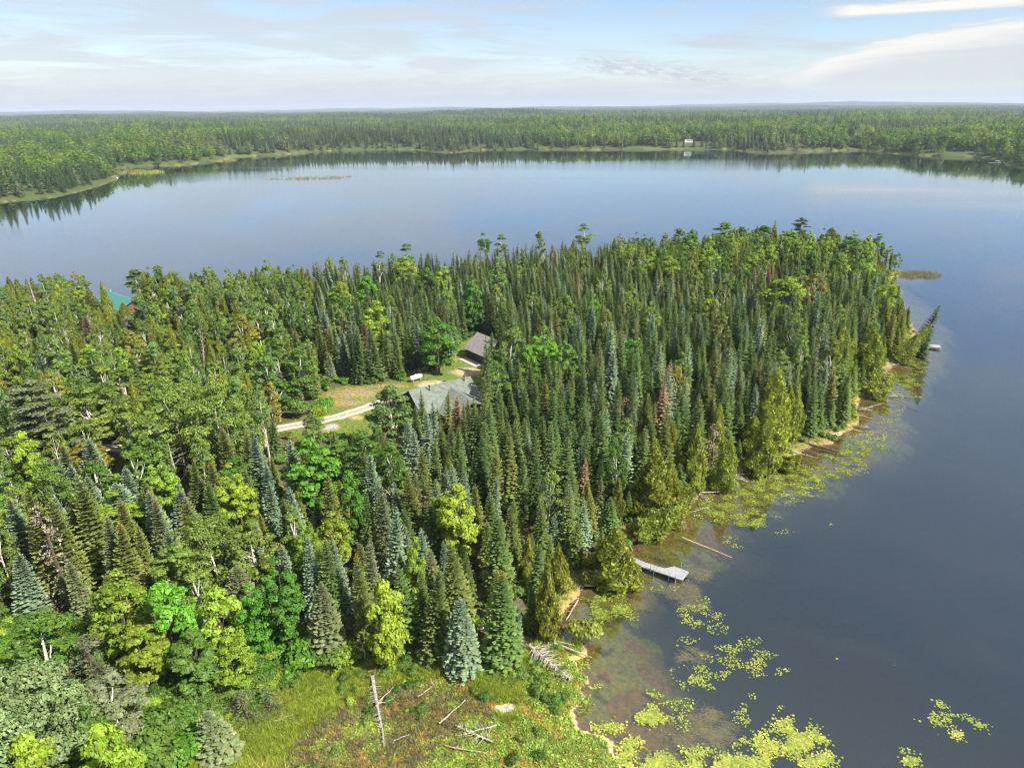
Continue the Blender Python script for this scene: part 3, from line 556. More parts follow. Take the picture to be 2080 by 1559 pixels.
HEROES = [
 (603,806,4.5,46,'W','green','tall green bush below the light green aspen at the clearing'),
 (612,1284,3.5,90,'W','maple','bright bush between the emerald maple and the meadow'),
 (655,1300,2.8,80,'W','green','green bush under the shaded grey-green fir'),
 (700,1318,2.4,70,'W','lime','yellow-green bush at the upper meadow edge'),
 (318,1440,3,90,'W','green','green bush in the thicket below the grey-leaved tree'),
 (350,1490,2.6,90,'W','maple','bright bush left of the soft grey-green young fir'),
 (290,1500,3,90,'W','green','plain green bush near the bottom of the thicket'),
 (655,800,4,40,'W','maple','leafy green bush at the left end of the lawn'),
 (640,818,4,40,'W','lime','yellow-green bush at the left end of the lawn'),
 (893,640,0,80,'M','emerald','bright emerald maple standing alone beside the white propane tank',762,dict(var=0)),
 (958,572,14,46,'M','emerald','deep green maple in the forest edge left of the garage ridge'),
 (764,612,14,66,'M','lime','round yellow-green maple left of the bright maple at the clearing'),
 (1108,662,14,66,'M','maple','bright green maple in front of the red dead spruce right of the garage'),
 (1150,690,13,64,'M','green','dense green maple right of the pair below the red dead spruce'),
 (1072,705,12,50,'M','maple','mid green maple just right of the garage roof'),
 (1290,668,12,38,'M','emerald','small emerald maple sunk among dark spruces right of the middle'),
 (1150,600,13,44,'M','green','green maple behind the bright cluster right of the garage'),
 (1212,596,12,40,'M','maple','small bright maple between slender spruces above the right cluster'),
 (868,545,13,50,'M','green','green maple high on the slope above the bright emerald maple'),
 (822,520,13,60,'M','lime','pale yellow-green maple near the lake skyline left of the tall snags'),
 (740,560,13,50,'M','maple','green maple in the spruce belt above the clearing'),
 (905,540,12,44,'M','lime','yellowish maple between spruces behind the garage'),
 (622,890,13,108,'M','maple','large bright green maple below the gravel driveway'),
 (702,958,11,60,'M','emerald','emerald maple right of the large bright maple below the driveway'),
 (560,1132,12,84,'M','emerald','vivid emerald maple standing over the thicket in the left foreground'),
 (500,1190,10,70,'M','maple','bright green maple at the left foot of the vivid emerald maple'),
 (773,1180,12,84,'M','lime','yellow maple standing at the upper edge of the marsh meadow'),
 (930,982,12,92,'M','lime','yellow-green round maple in the spruces left of the leaning cedar'),
 (836,1092,11,48,'M','lime','slim yellow-green maple left of the yellow round one'),
 (215,1165,11,100,'M','lime','broad yellow-green maple beside the brown dead spruce at left'),
 (330,1185,11,110,'M','maple','broad green maple in the lower left thicket'),
 (432,1195,10,92,'M','lime','golden-edged maple left of the vivid emerald maple'),
 (270,1270,8,90,'M','lime','low yellow-green maple at the edge of the lower left thicket'),
 (380,1280,8,90,'M','green','low green maple above the shrub thicket'),
 (460,1290,7,80,'M','lime','low golden maple below the vivid emerald maple'),
 (222,1000,10,110,'M','lime','maple with an orange-tinted top behind the blue fir at left'),
 (612,700,0,74,'L','green','light green aspen at the left end of the clearing',832,),
 (560,690,14,60,'B','green','green birch left of the light aspen by the clearing'),
 (632,838,8,44,'L','aspen','pale grey-green aspen below the bend of the driveway'),
 (786,780,13,96,'L','aspen','tall leafy aspen between the driveway and the grey-roofed cabin'),
 (735,880,11,100,'L','green','dark green aspen below the lawn'),
 (790,900,11,80,'B','green','green birch with a thin white trunk below the cabin'),
 (690,895,9,90,'B','green','low green birch right of the large bright maple'),
 (1035,670,12,70,'L','aspen','leafy aspen hiding the right half of the garage'),
 (1010,735,11,60,'L','green','dark leafy aspen right of the gravel court'),
 (345,765,16,150,'B','birch','very wide olive birch with a split crown in the left stand'),
 (430,775,16,140,'B','birch','wide olive-gold birch right of its split-crowned neighbour'),
 (300,800,15,100,'B','birch','olive birch at the left side of the two wide ones'),
 (150,760,13,80,'B','green','green birch above the shaded track at left'),
 (105,755,12,50,'B','autumn','orange-yellow birch with twin white trunks beside the grey pine'),
 (170,790,12,80,'B','birch','olive birch with a thin white leaning trunk left of centre stand'),
 (485,640,13,70,'B','autumn','orange-olive birch above the two wide birches'),
 (240,745,11,70,'B','birch','small olive birch between the bare snags at left'),
 (420,1040,12,140,'B','birch','wide olive-yellow birch in the left foreground'),
 (500,1050,11,90,'B','birch','olive birch right of the wide foreground birch'),
 (360,1100,10,110,'B','birch','spreading olive birch in front of the blue firs'),
 (480,930,9,90,'B','green','green birch left of the tall blue fir'),
 (290,890,10,90,'L','green','green leafy aspen right of the blue fir at the old track'),
 (176,898,7,76,'B','autumn','yellow bushy birch at the sandy end of the track'),
 (1378,742,12,54,'B','autumn','olive-orange birch alone in the slender spruces right of the middle'),
 (1600,562,13,92,'M','lime','large yellow-green maple on the right half of the headland'),
 (1450,590,12,50,'M','lime','yellow-green maple right of the tall snags'),
 (1555,455,12,54,'M','green','green maple on the skyline left of the two pines'),
 (1505,452,12,38,'M','deep','dark round maple on the skyline left of the pines'),
 (1360,520,12,60,'M','lime','yellow-green maple near the skyline right of centre'),
 (1610,470,11,60,'M','maple','green maple under the two skyline pines'),
 (1450,508,12,60,'M','lime','yellowish maple below the skyline aspen'),
 (1740,474,14,62,'M','green','rounded green maple at the right end of the skyline'),
 (1806,563,13,46,'M','lime','round green-gold maple above the grassy spit'),
 (1690,455,13,44,'C','olive','ragged cedar right of the tall skyline pine'),
 (1660,555,12,50,'B','autumn','orange-tinted birch on the right slope'),
 (1700,690,13,50,'B','birch','olive birch in front of the right red dead spruce'),
 (110,530,12,52,'B','birch','olive birch on the left skyline'),
 (143,523,13,32,'B','autumn','brownish birch next to the olive one on the left skyline'),
 (268,520,13,44,'A','aspen','aspen above the green-roofed cabin'),
 (315,513,14,38,'A','aspen','tall aspen with a bare white trunk right of the green-roofed cabin'),
 (345,522,12,60,'B','birch','yellow-olive birch on the skyline right of the green-roofed cabin'),
 (985,447,17,30,'A','green','tallest thin aspen above the middle of the skyline'),
 (1018,450,16,28,'A','aspen','second thin aspen beside the tallest one on the skyline'),
 (1097,446,15,24,'A','aspen','small round-topped aspen sticking out above the middle skyline'),
 (1190,445,17,38,'A','aspen','aspen with a long bare white trunk on the skyline'),
 (1383,443,14,34,'A','aspen','pale aspen on the skyline right of the middle'),
 (1476,434,15,46,'A','aspen','widest pale aspen on the right skyline'),
 (828,497,15,40,'A','green','tall leafy aspen on the skyline left of the middle'),
 (765,512,14,34,'A','pale','thin pale aspen on the skyline above the clearing'),
 (1012,520,18,38,'A','aspen','tall aspen with a long bare trunk behind the garage',None,dict(bark=PINEB)),
 (1580,423,16,26,'S','grey','thin ragged grey spruce on the right skyline'),
 (1632,422,18,40,'P','deep','tallest pine of the right skyline with layered branches'),
 (62,770,17,110,'P','grey','big grey-green pine at the left edge above the track'),
 (30,800,15,80,'F','grey','large grey-green fir at the left edge beside the big pine'),
 (1585,748,15,68,'C','cedar','tall yellow-green cedar standing over the inner bay of the shore'),
 (1560,830,12,56,'C','cedar','lower yellow-green cedar left of the tall one over the inner bay'),
 (1332,915,11,88,'C','cedar','bushy yellow-green cedar above the leaning shore cedar'),
 (1240,1065,9,84,'C','cedar','dense yellow-green cedar hanging over the landward end of the dock'),
 (1275,1120,5,60,'C','cedar','small cedar hiding part of the dock walkway'),
 (1112,1140,11,50,'C','cedar','pale yellow-green cedar on the bank left of the dock'),
 (1725,658,13,52,'C','cedar','narrow yellow-green cedar right of the red dead spruce on the right shore'),
 (1778,660,13,54,'C','cedar','tall yellow-green cedar at the right shore below the leaning one'),
 (1420,860,12,46,'C','cedar','yellow-green cedar among the spruces of the middle shore'),
 (1320,800,12,40,'C','olive','olive cedar in the middle of the slender spruces'),
 (1480,880,10,50,'C','cedar','short cedar beside the pale dead spruce on the shore'),
 (1190,1255,3.6,66,'W','cedar','yellow willow bush leaning over dark water below the dock'),
 (943,1217,0,72,'F','blue','bright blue-green fir at the edge of the marsh meadow',1366,dict(var=0)),
 (1020,1168,0,78,'F','spruce','dark green fir right of the bright blue-green one',1352,dict(var=1)),
 (203,898,0,50,'F','blue','slim blue-green fir standing alone on the left',1000,dict(var=2)),
 (268,985,0,86,'F','blue','wide blue-green fir in front of the orange-topped maple',1118,dict(var=3)),
 (362,992,8,52,'F','blue','short pale blue fir right of the wide blue-green one'),
 (322,940,9,38,'F','blue','blue-green fir beside the bare many-stemmed snag'),
 (345,960,8,36,'F','blue','small blue-green fir touching the bare snag'),
 (425,940,10,50,'F','olive','olive-tinted fir right of the bare many-stemmed snag'),
 (383,935,10,34,'F','spruce','thin dark fir right of the bare many-stemmed snag'),
 (511,872,13,46,'F','blue','tall blue-green fir left of the large bright maple'),
 (500,948,10,42,'F','spruce','dark fir below the tall blue-green one'),
 (107,928,11,46,'F','blue','blue-green fir left of the slim lone fir'),
 (133,940,10,40,'F','blue','narrow blue fir beside its blue-green neighbour at left'),
 (168,960,15,64,'F','olive','tall olive spruce-like fir left of the wide blue-green fir'),
 (70,982,15,62,'F','olive','olive fir with a brown tip near the left edge'),
 (110,1010,14,60,'F','olive','yellowish olive fir left of the brown dead spruce'),
 (18,1008,12,54,'F','blue','blue-green fir at the left border of the picture'),
 (235,1062,12,56,'F','olive','olive fir with brown cones behind the yellow-green maple',None,dict(var=1)),
 (205,1050,12,50,'F','grey','grey-green fir beside the brown dead spruce'),
 (28,1120,9,48,'F','blue','small pale blue fir low at the left border'),
 (622,1085,12,44,'F','blue','blue-green fir with two close tops above the vivid emerald maple'),
 (660,1092,12,54,'F','spruce','green fir with a brown tip right of the vivid emerald maple',None,dict(var=1)),
 (680,1082,12,48,'F','blue','blue-tinted fir in the middle foreground group'),
 (726,1125,12,44,'F','olive','olive fir with a brown tip left of the yellow maple',None,dict(var=1)),
 (744,1098,12,46,'F','grey','grey-green fir above the yellow maple'),
 (746,918,12,46,'F','blue','blue-green fir below the lawn'),
 (664,962,12,48,'F','olive','olive fir in front of the emerald maple'),
 (592,982,11,42,'F','blue','blue-green fir in front of the large bright maple'),
 (924,1098,12,66,'F','olive','large olive fir right of the yellow maple'),
 (868,1160,12,60,'F','spruce','dark fir between the yellow maple and the large olive fir'),
 (1010,1030,12,62,'F','spruce','large dark fir above the blue-green meadow fir'),
 (650,1180,10,70,'F','grey','shaded grey-green fir at the meadow edge right of the emerald maple'),
 (790,1030,12,50,'F','blue','blue-green fir left of the brown dead spruce in the middle'),
 (772,980,13,44,'F','grey','fir with a bare pale lower trunk in the middle'),
 (836,960,12,50,'F','olive','olive-grey fir directly left of the brown dead spruce'),
 (480,1150,7,70,'F','grey','faint grey-green fir low in the left foreground'),
 (1240,650,14,34,'S','blue','blue-green spruce right of the small emerald maple'),
 (1600,700,10,10,'S','blue','thin pale spruce in the right stand'),
 (1475,700,14,46,'S','blue','silvery blue spruce under the middle red dead spruce'),
 (1830,600,11,28,'S','deep','dark spruce on the right end of the skyline'),
 (1860,616,0,34,'S','deep','dark spruce leaning right at the tip of the headland',725,dict(tilt=(.02,.22),rz=0)),
 (230,571,0,27,'C','cedar','yellow-green cedar hiding the middle of the green-roofed cabin',676),
 (198,590,0,36,'C','olive','olive cedar at the left corner of the green-roofed cabin',660),
 (248,613,6,26,'C','cedar','small cedar before the red-brown wall of the green-roofed cabin'),
 (858,791,11,30,'S','spruce','spruce tip standing before the left end of the cabin roof'),
 (904,789,11,30,'S','olive','spruce tip standing before the middle of the cabin roof'),
 (884,812,11,32,'S','blue','blue-green spruce under the middle of the cabin roof'),
 (941,818,11,32,'S','spruce','spruce right of the pointed cabin gable'),
 (962,806,12,34,'S','spruce','spruce before the right corner of the cabin roof'),
 (976,796,12,30,'S','olive','slim spruce just past the right corner of the cabin roof'),
 (868,832,11,36,'S','blue','silvery spruce low in front of the cabin'),
 (846,820,11,36,'S','spruce','dark spruce at the left corner of the cabin'),
 # far and near trees with a look of their own
 (1095,655,9,16,'D','rust','small rust-red dead spruce over the bright maples right of the garage'),
 (1476,645,10,26,'D','rust','rust-red dead spruce in the middle of the right stand'),
 (1706,680,9,22,'D','rust','rust-red dead spruce near the right shore'),
 (148,607,10,26,'D','rust','dark red dead spruce left of the green-roofed cabin'),
 (865,992,0,48,'D','brown','brown dead spruce in the middle foreground',1100,),
 (147,1020,0,40,'D','deadgrey','tall brown-grey dead spruce in the left foreground',1240,),
 (1456,855,9,34,'D','deadgrey','pale dead spruce top leaning at the middle shore'),
 (1265,800,10,30,'D','brown','brown-tipped dying spruce in the slender stand above the bushy cedar'),
 (1312,880,10,22,'D','deadgrey','grey dead spruce right above the bushy cedar'),
 (258,640,0,30,'D','deadgrey','grey twiggy dead spruce beside the lawn of the green-roofed cabin',668,),
 (1700,620,8,24,'D','brown','brown dead spruce in the right slope'),
 (415,672,0,44,'N',None,'grey bare dead tree with fine twigs left of the orange-olive birch',760,dict(var=2)),
 (628,622,0,60,'N',None,'white bare dead tree with raised limbs above the clearing',690,dict(var=0)),
 (148,655,0,90,'N',None,'large bare grey tree with fanned branches at left',735,dict(var=1)),
 (222,665,0,70,'N',None,'bare brown-grey tree right of the large fanned one',735,dict(var=0)),
 (365,905,0,90,'N',None,'bare many-stemmed snag in front of the wide birches',1000,dict(var=1)),
 (355,850,11,30,'N',None,'thin white leaning dead trunk at the wide birches'),
 (245,770,10,26,'N',None,'white broken trunk standing out of a dark spruce at left'),
 (973,462,14,40,'N',None,'bare white dead tree beside the tallest skyline aspen'),
 (690,800,1.5,3,'W','green','low bush at the top edge of the lawn'),
 (60,568,12,60,'N',None,'bare white-limbed tree near the left skyline'),
 (382,565,10,50,'N',None,'pale bare-limbed tree right of the green-roofed cabin'),
 (1340,565,9,36,'N',None,'pale twiggy snag in the right stand under the skyline'),
 (115,1365,0,200,'Q','pale','big pale silvery willow-like tree in the lower left corner',1600,dict()),
 (20,1400,0,170,'Q','pale','pale leafy tree cut by the left border at the bottom',1640,dict()),
 (210,1370,9,110,'L','grey','grey-leaved tree with bare limbs right of the big pale one'),
 (70,1250,9,110,'L','green','green leafy tree above the big pale one'),
 (170,1275,8,70,'D','grey','pale dying spruce standing in the lower left thicket'),
 (492,1395,4.5,46,'D','pale','small pale lichen-grey spruce at the left meadow edge'),
 (538,1400,3.4,36,'D','pale','smaller pale twiggy spruce right of the lichen-grey one'),
 (420,1440,6,70,'F','grey','soft grey-green young fir at the bottom of the meadow edge'),
]
for t in HEROES:
    px, py, h, wp, k, leaf, lab = t[:7]; base = t[7] if len(t) > 7 else None; kw = t[8] if len(t) > 8 else {}
    if k == 'W' and h < 2: continue
    hero(px, py, h, wp, k, leaf, lab, base, **kw)
# cedars leaning out over the water
def leaning(px, py, h, Rr, tx, ty, label, z=.3, var=0, leaf='cedar'):
    p = at(px, py, z); d = Vector((tx, ty, 1)).normalized(); q = Vector((0, 0, 1)).rotation_difference(d).to_euler()
    put('cedar', p[0], p[1], h, Rr, leaf, label, var=var, z=z-.2).rotation_euler = q; TREES_XY.append((p[0], p[1], 1.5))
leaning(1292,1092,9.5,2.5,1.35,.25,'yellow-green cedar leaning far out over the water above the dock')
leaning(1345,1060,8,2.6,.85,.3,'second cedar leaning over the water behind the lowest one',var=2)
leaning(1822,735,12,2.2,.75,.1,'cedar leaning out to the right at the tip of the headland',var=2)
leaning(1768,806,8,2.5,1.25,.5,'cedar lying low over the water below the headland tip',var=1)
leaning(1590,950,4,1.8,.8,-.3,'short cedar tipping over the weedy bay',var=3)

# ------------------------------------------------------------------ filling the headland, tree by tree
def inpoly1(x, y, poly): return inside(np.array([[x, y]]), poly)[0]
x0, x1, y0, y1 = -215, 150, 38, 330
cand = np.column_stack([rng.uniform(x0, x1, 60000), rng.uniform(y0, y1, 60000)])
cz, cd = height(cand); ok = cd > 1.9+.8*rng.random(len(cand))
px_, py_ = proj(np.column_stack([cand, cz+7])); bx_, by_ = proj(np.column_stack([cand, cz]))
ok &= (px_ > -330) & (px_ < 2300)
ok &= ~inside(cand, CLEAR) & ~inside(cand, FIELD2) & ~inside(cand, MARSH)
ok &= segdist(cand, DRIVE, False) > 2.3
THICK = poly_px([(150,1700),(-200,1700),(-300,1420),(100,1300),(240,1330),(560,1340),(600,1400),(420,1500)])
ok &= ~inside(cand, THICK); ok &= ~((by_ > 1500) & (px_ > 250))
# keep what stands in front of the cabins from hiding them
HID = [((838,560),(1000,828),(0,150)), ]
def hides(px, py_top, by, bx):
    if 835 < px < 930 and by > 800 and py_top < 815: return True
    if 930 < px < 985 and by > 800 and py_top < 800: return True
    if 935 < px < 985 and 700 < by < 800: return True
    if 940 < px < 975 and by > 700 and py_top < 722: return True
    if 640 < px < 830 and 780 < by < 1000 and py_top < 862: return True
    if 560 < px < 650 and 860 < by < 1060 and py_top < 884: return True
    if 828 < px < 872 and 750 < by < 960 and py_top < 800: return True
    if 188 < px < 266 and by > 606 and py_top < 612: return True
    if 255 < px < 292 and by > 600 and py_top < 655: return True
    if 865 < px < 925 and by > 765 and py_top < 770: return True
    if 1262 < px < 1400 and by > 1100: return True
    if 205 < px < 270 and by > 905 and py_top < 918: return True
    return False
def zone(px, py, d):
    """species mix by place; returns list of (kind, leaf, weight)"""
    if d < 7 and px > 1050: return (('spruce','spruce',.40),('spruce','olive',.16),('cedar','cedar',.28),('spruce','blue',.08),('birch','green',.08))
    if px < 640 and py < 585+max(0, (300-px))*.06: return (('cedar','cedar',.22),('birch','birch',.24),('spruce','deep',.26),('cedar','olive',.16),('maple','green',.12))
    if px < 560 and py < 720: return (('cedar','cedar',.20),('spruce','spruce',.18),('birch','birch',.22),('birch','green',.08),('spruce','deep',.10),('maple','lime',.09),('aspen','aspen',.15))
    if px < 560 and py < 900: return (('birch','birch',.30),('birch','green',.12),('spruce','spruce',.17),('birch','autumn',.05),('maple','lime',.12),('aspen','aspen',.12),('cedar','cedar',.07),('fir','blue',.07))
    if px < 700 and py < 1120: return (('fir','blue',.24),('fir','olive',.20),('fir','spruce',.12),('birch','birch',.20),('maple','lime',.14),('birch','green',.10))
    if px < 560: return (('maple','lime',.16),('maple','maple',.14),('birch','green',.22),('fir','grey',.16),('birch','birch',.16),('fir','olive',.16))
    if px < 1080 and py > 1000: return (('fir','spruce',.26),('fir','olive',.26),('fir','blue',.22),('spruce','spruce',.16),('maple','lime',.03),('birch','birch',.07))
    if px > 1250 and py < 560: return (('maple','green',.22),('cedar','cedar',.10),('spruce','deep',.14),('spruce','spruce',.18),('birch','birch',.18),('maple','lime',.18))
    if px < 1060 and py > 640: return (('spruce','spruce',.50),('spruce','deep',.12),('spruce','olive',.14),('spruce','blue',.18),('birch','birch',.05),('cedar','cedar',.04),('maple','green',.04))
    return (('spruce','spruce',.50),('spruce','deep',.17),('spruce','olive',.10),('spruce','blue',.17),('birch','birch',.07),('cedar','cedar',.06),('maple','green',.05),('maple','lime',.03),('aspen','green',.05))
cell = {}; CS = 4.0
def near(x, y, r):
    cx, cy_ = int(x//CS), int(y//CS)
    for i in range(cx-2, cx+3):
        for j in range(cy_-2, cy_+3):
            for (a, b, q) in cell.get((i, j), ()):
                if (a-x)**2+(b-y)**2 < (r+q)**2*.80: return True
    return False
def occupy(x, y, r): cell.setdefault((int(x//CS), int(y//CS)), []).append((x, y, r))
for x, y, r_ in TREES_XY: occupy(x, y, min(r_, 3.0))
fill = []
idxs = np.nonzero(ok)[0]
for i in idxs:
    x, y = cand[i]; Z = zone(px_[i], py_[i], cd[i]); u = rng.random(); k = 0
    for kind, leaf, wgt in Z:
        u -= wgt
        if u <= 0: break
    fi = rng.random()
    if kind == 'spruce':
        h = rng.choice([rng.uniform(6, 9), rng.uniform(8.5, 11.5), rng.uniform(11, 13.5)], p=[.27, .48, .25]); Rr = h*rng.uniform(.125, .178); r_ = 1.27
        if py_[i] < 620: h *= .88
    elif kind == 'fir': h = rng.uniform(6.5, 12); Rr = h*rng.uniform(.15, .20); r_ = 1.6
    elif kind == 'cedar': h = rng.uniform(8, 12); Rr = h*rng.uniform(.15, .2); r_ = 1.4
    elif kind == 'maple': h = rng.uniform(9, 13); Rr = rng.uniform(2.2, 3.3); r_ = 2.1
    elif kind == 'birch': h = rng.uniform(9, 13.5); Rr = rng.uniform(1.9, 2.9); r_ = 1.8
    elif kind == 'aspen': h = rng.uniform(11, 14.5); Rr = rng.uniform(1.6, 2.3); r_ = 1.6
    if px_[i] < 560 and kind == 'spruce': h *= .8
    if by_[i] > 1050 and px_[i] > 560: h *= .84; Rr *= .84; r_ *= .9
    if cd[i] < 3.5: h *= rng.uniform(.45, .85)
    if fi > .96 and kind in ('spruce', 'fir'): leaf = 'brown' if fi > .985 and kind == 'spruce' else 'grey'
    tp = proj([x, y, cz[i]+h])
    if hides(bx_[i], tp[1][0], by_[i], 0): 
        h2 = h*.5
        continue
    if near(x, y, r_): continue
    occupy(x, y, r_); fill.append([x, y, cz[i], h, Rr, kind, leaf, px_[i], py_[i], cd[i], tp[0][0], tp[1][0], bx_[i], by_[i]])
print('fill trees', len(fill))

AREAS = [  # (test on base px/py and shore distance, phrase)
 (lambda X, Y, d, T: X > 1040 and d < 7 and Y > 1150, 'on the low bank left of the dock'),
 (lambda X, Y, d, T: X > 1150 and d < 9 and Y > 1000, 'on the shore between dock and leaning cedar'),
 (lambda X, Y, d, T: X > 1400 and d < 9 and Y > 860, 'along the inner weedy bay of the shore'),
 (lambda X, Y, d, T: X > 1600 and d < 9, 'along the right shore towards the headland tip'),
 (lambda X, Y, d, T: T < 560 and X > 1250, 'on the right part of the skyline'),
 (lambda X, Y, d, T: T < 560 and X > 880, 'on the skyline around the thin aspens'),
 (lambda X, Y, d, T: T < 590 and X > 450, 'in the spruce skyline above the clearing'),
 (lambda X, Y, d, T: T < 600 and X <= 450, 'on the left skyline by the green-roofed cabin'),
 (lambda X, Y, d, T: X < 560 and Y < 760, 'in the mixed wood below the green-roofed cabin'),
 (lambda X, Y, d, T: X < 560 and Y < 900, 'in the mixed wood above the old track'),
 (lambda X, Y, d, T: X < 330 and Y < 1130, 'in the left foreground around the lone blue fir'),
 (lambda X, Y, d, T: X < 620 and Y < 1130, 'between the wide birches and the bright maple'),
 (lambda X, Y, d, T: X < 330, 'in the lower left among the yellow-green maples'),
 (lambda X, Y, d, T: X < 640, 'above the shrub thicket near the emerald maple'),
 (lambda X, Y, d, T: X < 860 and Y < 800, 'in the dark forest edge behind the clearing'),
 (lambda X, Y, d, T: X < 760 and Y < 1080, 'below the lawn and driveway'),
 (lambda X, Y, d, T: X < 1010 and Y < 780, 'in the stand behind the garage'),
 (lambda X, Y, d, T: X < 1000 and Y < 1080, 'in front of the grey-roofed cabin'),
 (lambda X, Y, d, T: X < 800, 'behind the marsh meadow left of the yellow maple'),
 (lambda X, Y, d, T: X < 1000 and Y > 1180, 'at the meadow edge around the blue-green fir'),
 (lambda X, Y, d, T: X < 1010, 'in the middle foreground round the brown dead spruce'),
 (lambda X, Y, d, T: Y > 1080, 'in the foreground stand left of the dock'),
 (lambda X, Y, d, T: Y > 960 and X < 1200, 'in the middle of the stand right of the cabin'),
 (lambda X, Y, d, T: Y > 960, 'in the stand above the bushy cedar'),
 (lambda X, Y, d, T: X < 1200, 'in the dense stand right of the garage'),
 (lambda X, Y, d, T: X < 1420 and Y > 820, 'in the slender stand left of the tall cedar'),
 (lambda X, Y, d, T: X < 1420, 'in the dense stand in the centre of the headland'),
 (lambda X, Y, d, T: Y > 760, 'in the slender stand behind the inner bay'),
 (lambda X, Y, d, T: True, 'in the dense right half of the headland')]
LOOK = dict(spruce='mid green', deep='dark green', olive='olive green', blue='blue-green', grey='grey-green', brown='brown', cedar='yellow-green', birch='olive-yellow',
            green='plain green', lime='yellow-lime', maple='bright green', aspen='light green', autumn='orange', emerald='emerald')
def where(T):
    for f_, ph in AREAS:
        if f_(T[12], T[13], T[9], T[11]): return ph
lim = {'spruce': 300-counts.get('spruce', 0)-1, 'fir': 300-counts.get('fir', 0)-1}
for k_ in ('maple', 'birch', 'cedar', 'aspen'): lim[k_] = 300-counts.get(k_, 0)-1
def seen_size(T): return -T[3]*T[4]/(T[0]**2+T[1]**2+50**2)*(1.0 if -40 < T[7] < 2120 and T[11] < 1559 else .01)
fill.sort(key=seen_size); rest = []; IND = []
SIZEW = {'spruce': (11.5, 14.), 'fir': (9.5, 11.8), 'cedar': (7.5, 10.5), 'maple': (9.5, 11.8), 'birch': (10, 12.2), 'aspen': (12, 13.5)}
HS = []; seen_short = {}
def shorten(l):
    ws = l.split(); k = len(ws)
    for i, w_ in enumerate(ws):
        if i >= 2 and w_ in ('in', 'at', 'beside', 'left', 'right', 'above', 'below', 'on', 'with', 'behind', 'between', 'standing', 'high', 'near', 'just', 'under', 'sunk', 'over', 'hanging', 'hiding', 'cut', 'low', 'touching', 'directly', 'alone', 'among', 'sticking', 'leaning', 'like', 'of'): k = i; break
    return ' '.join(ws[:k])
for t in HEROES: seen_short[shorten(t[6])] = seen_short.get(shorten(t[6]), 0)+1
for t in HEROES:
    s_ = shorten(t[6])
    if seen_short[s_] == 1 and len(s_.split()) <= 5 and t[4] != 'W': HS.append((t[0], t[1], s_))
for p_, q_, s_ in ((965, 700, 'garage'), (905, 810, 'grey-roofed cabin'), (845, 765, 'white propane tank'), (232, 595, 'green-roofed cabin'), (1330, 1150, 'dock'), (1440, 1112, 'bare floating log'), (1890, 700, 'small dock at the tip'), (1800, 550, 'grassy spit')): HS.append((p_, q_+25, s_))
def neighbour(X, Y):
    bst = min(HS, key=lambda q: (q[0]-X)**2+((q[1]-Y)*1.2)**2); dx, dy = X-bst[0], Y-bst[1]; r_ = math.hypot(dx, dy)
    far_ = 'just ' if r_ < 32 else '' if r_ < 75 else 'well '
    dr = ('right of' if dx > 0 else 'left of') if abs(dx) > abs(dy)*1.1 else ('above' if dy < 0 else 'below')
    return f'{far_}{dr} the {bst[2]}'
for T in fill:
    x, y, z, h, Rr, kind, leaf = T[:7]
    vis = -60 < T[7] < 2140 and T[11] < 1570
    if lim[kind] > 0 and vis:
        lim[kind] -= 1; a, b_ = SIZEW[kind]; sz = 'short' if h < a else 'tall' if h > b_ else 'medium'
        lab = f'{sz} {LOOK[leaf]} {"dying spruce" if leaf == "brown" else KINDCAT[kind].split()[0]} {neighbour(T[10], T[11])}'
        IND.append((lab, T))
    else: rest.append(T)
ORD = ['leftmost', 'second from left', 'third from left', 'fourth from left', 'fifth from left', 'sixth from left', 'seventh from left', 'eighth from left', 'ninth from left', 'tenth from left']
byl = {}
for lab, T in IND: byl.setdefault(lab, []).append(T)
for lab, Ts in byl.items():
    Ts.sort(key=lambda T: T[10])
    for q, T in enumerate(Ts):
        l2 = lab if len(Ts) == 1 else f'{ORD[min(q, 9)]} {lab}'
        l2 = ' '.join(l2.split()[:16])
        put(T[5], T[0], T[1], T[3], T[4], T[6], l2, f'{LOOK[T[6]]} {KINDCAT[T[5]]}s {where(T)}', z=T[2]-.1)
print('individual', counts, 'rest', len(rest))

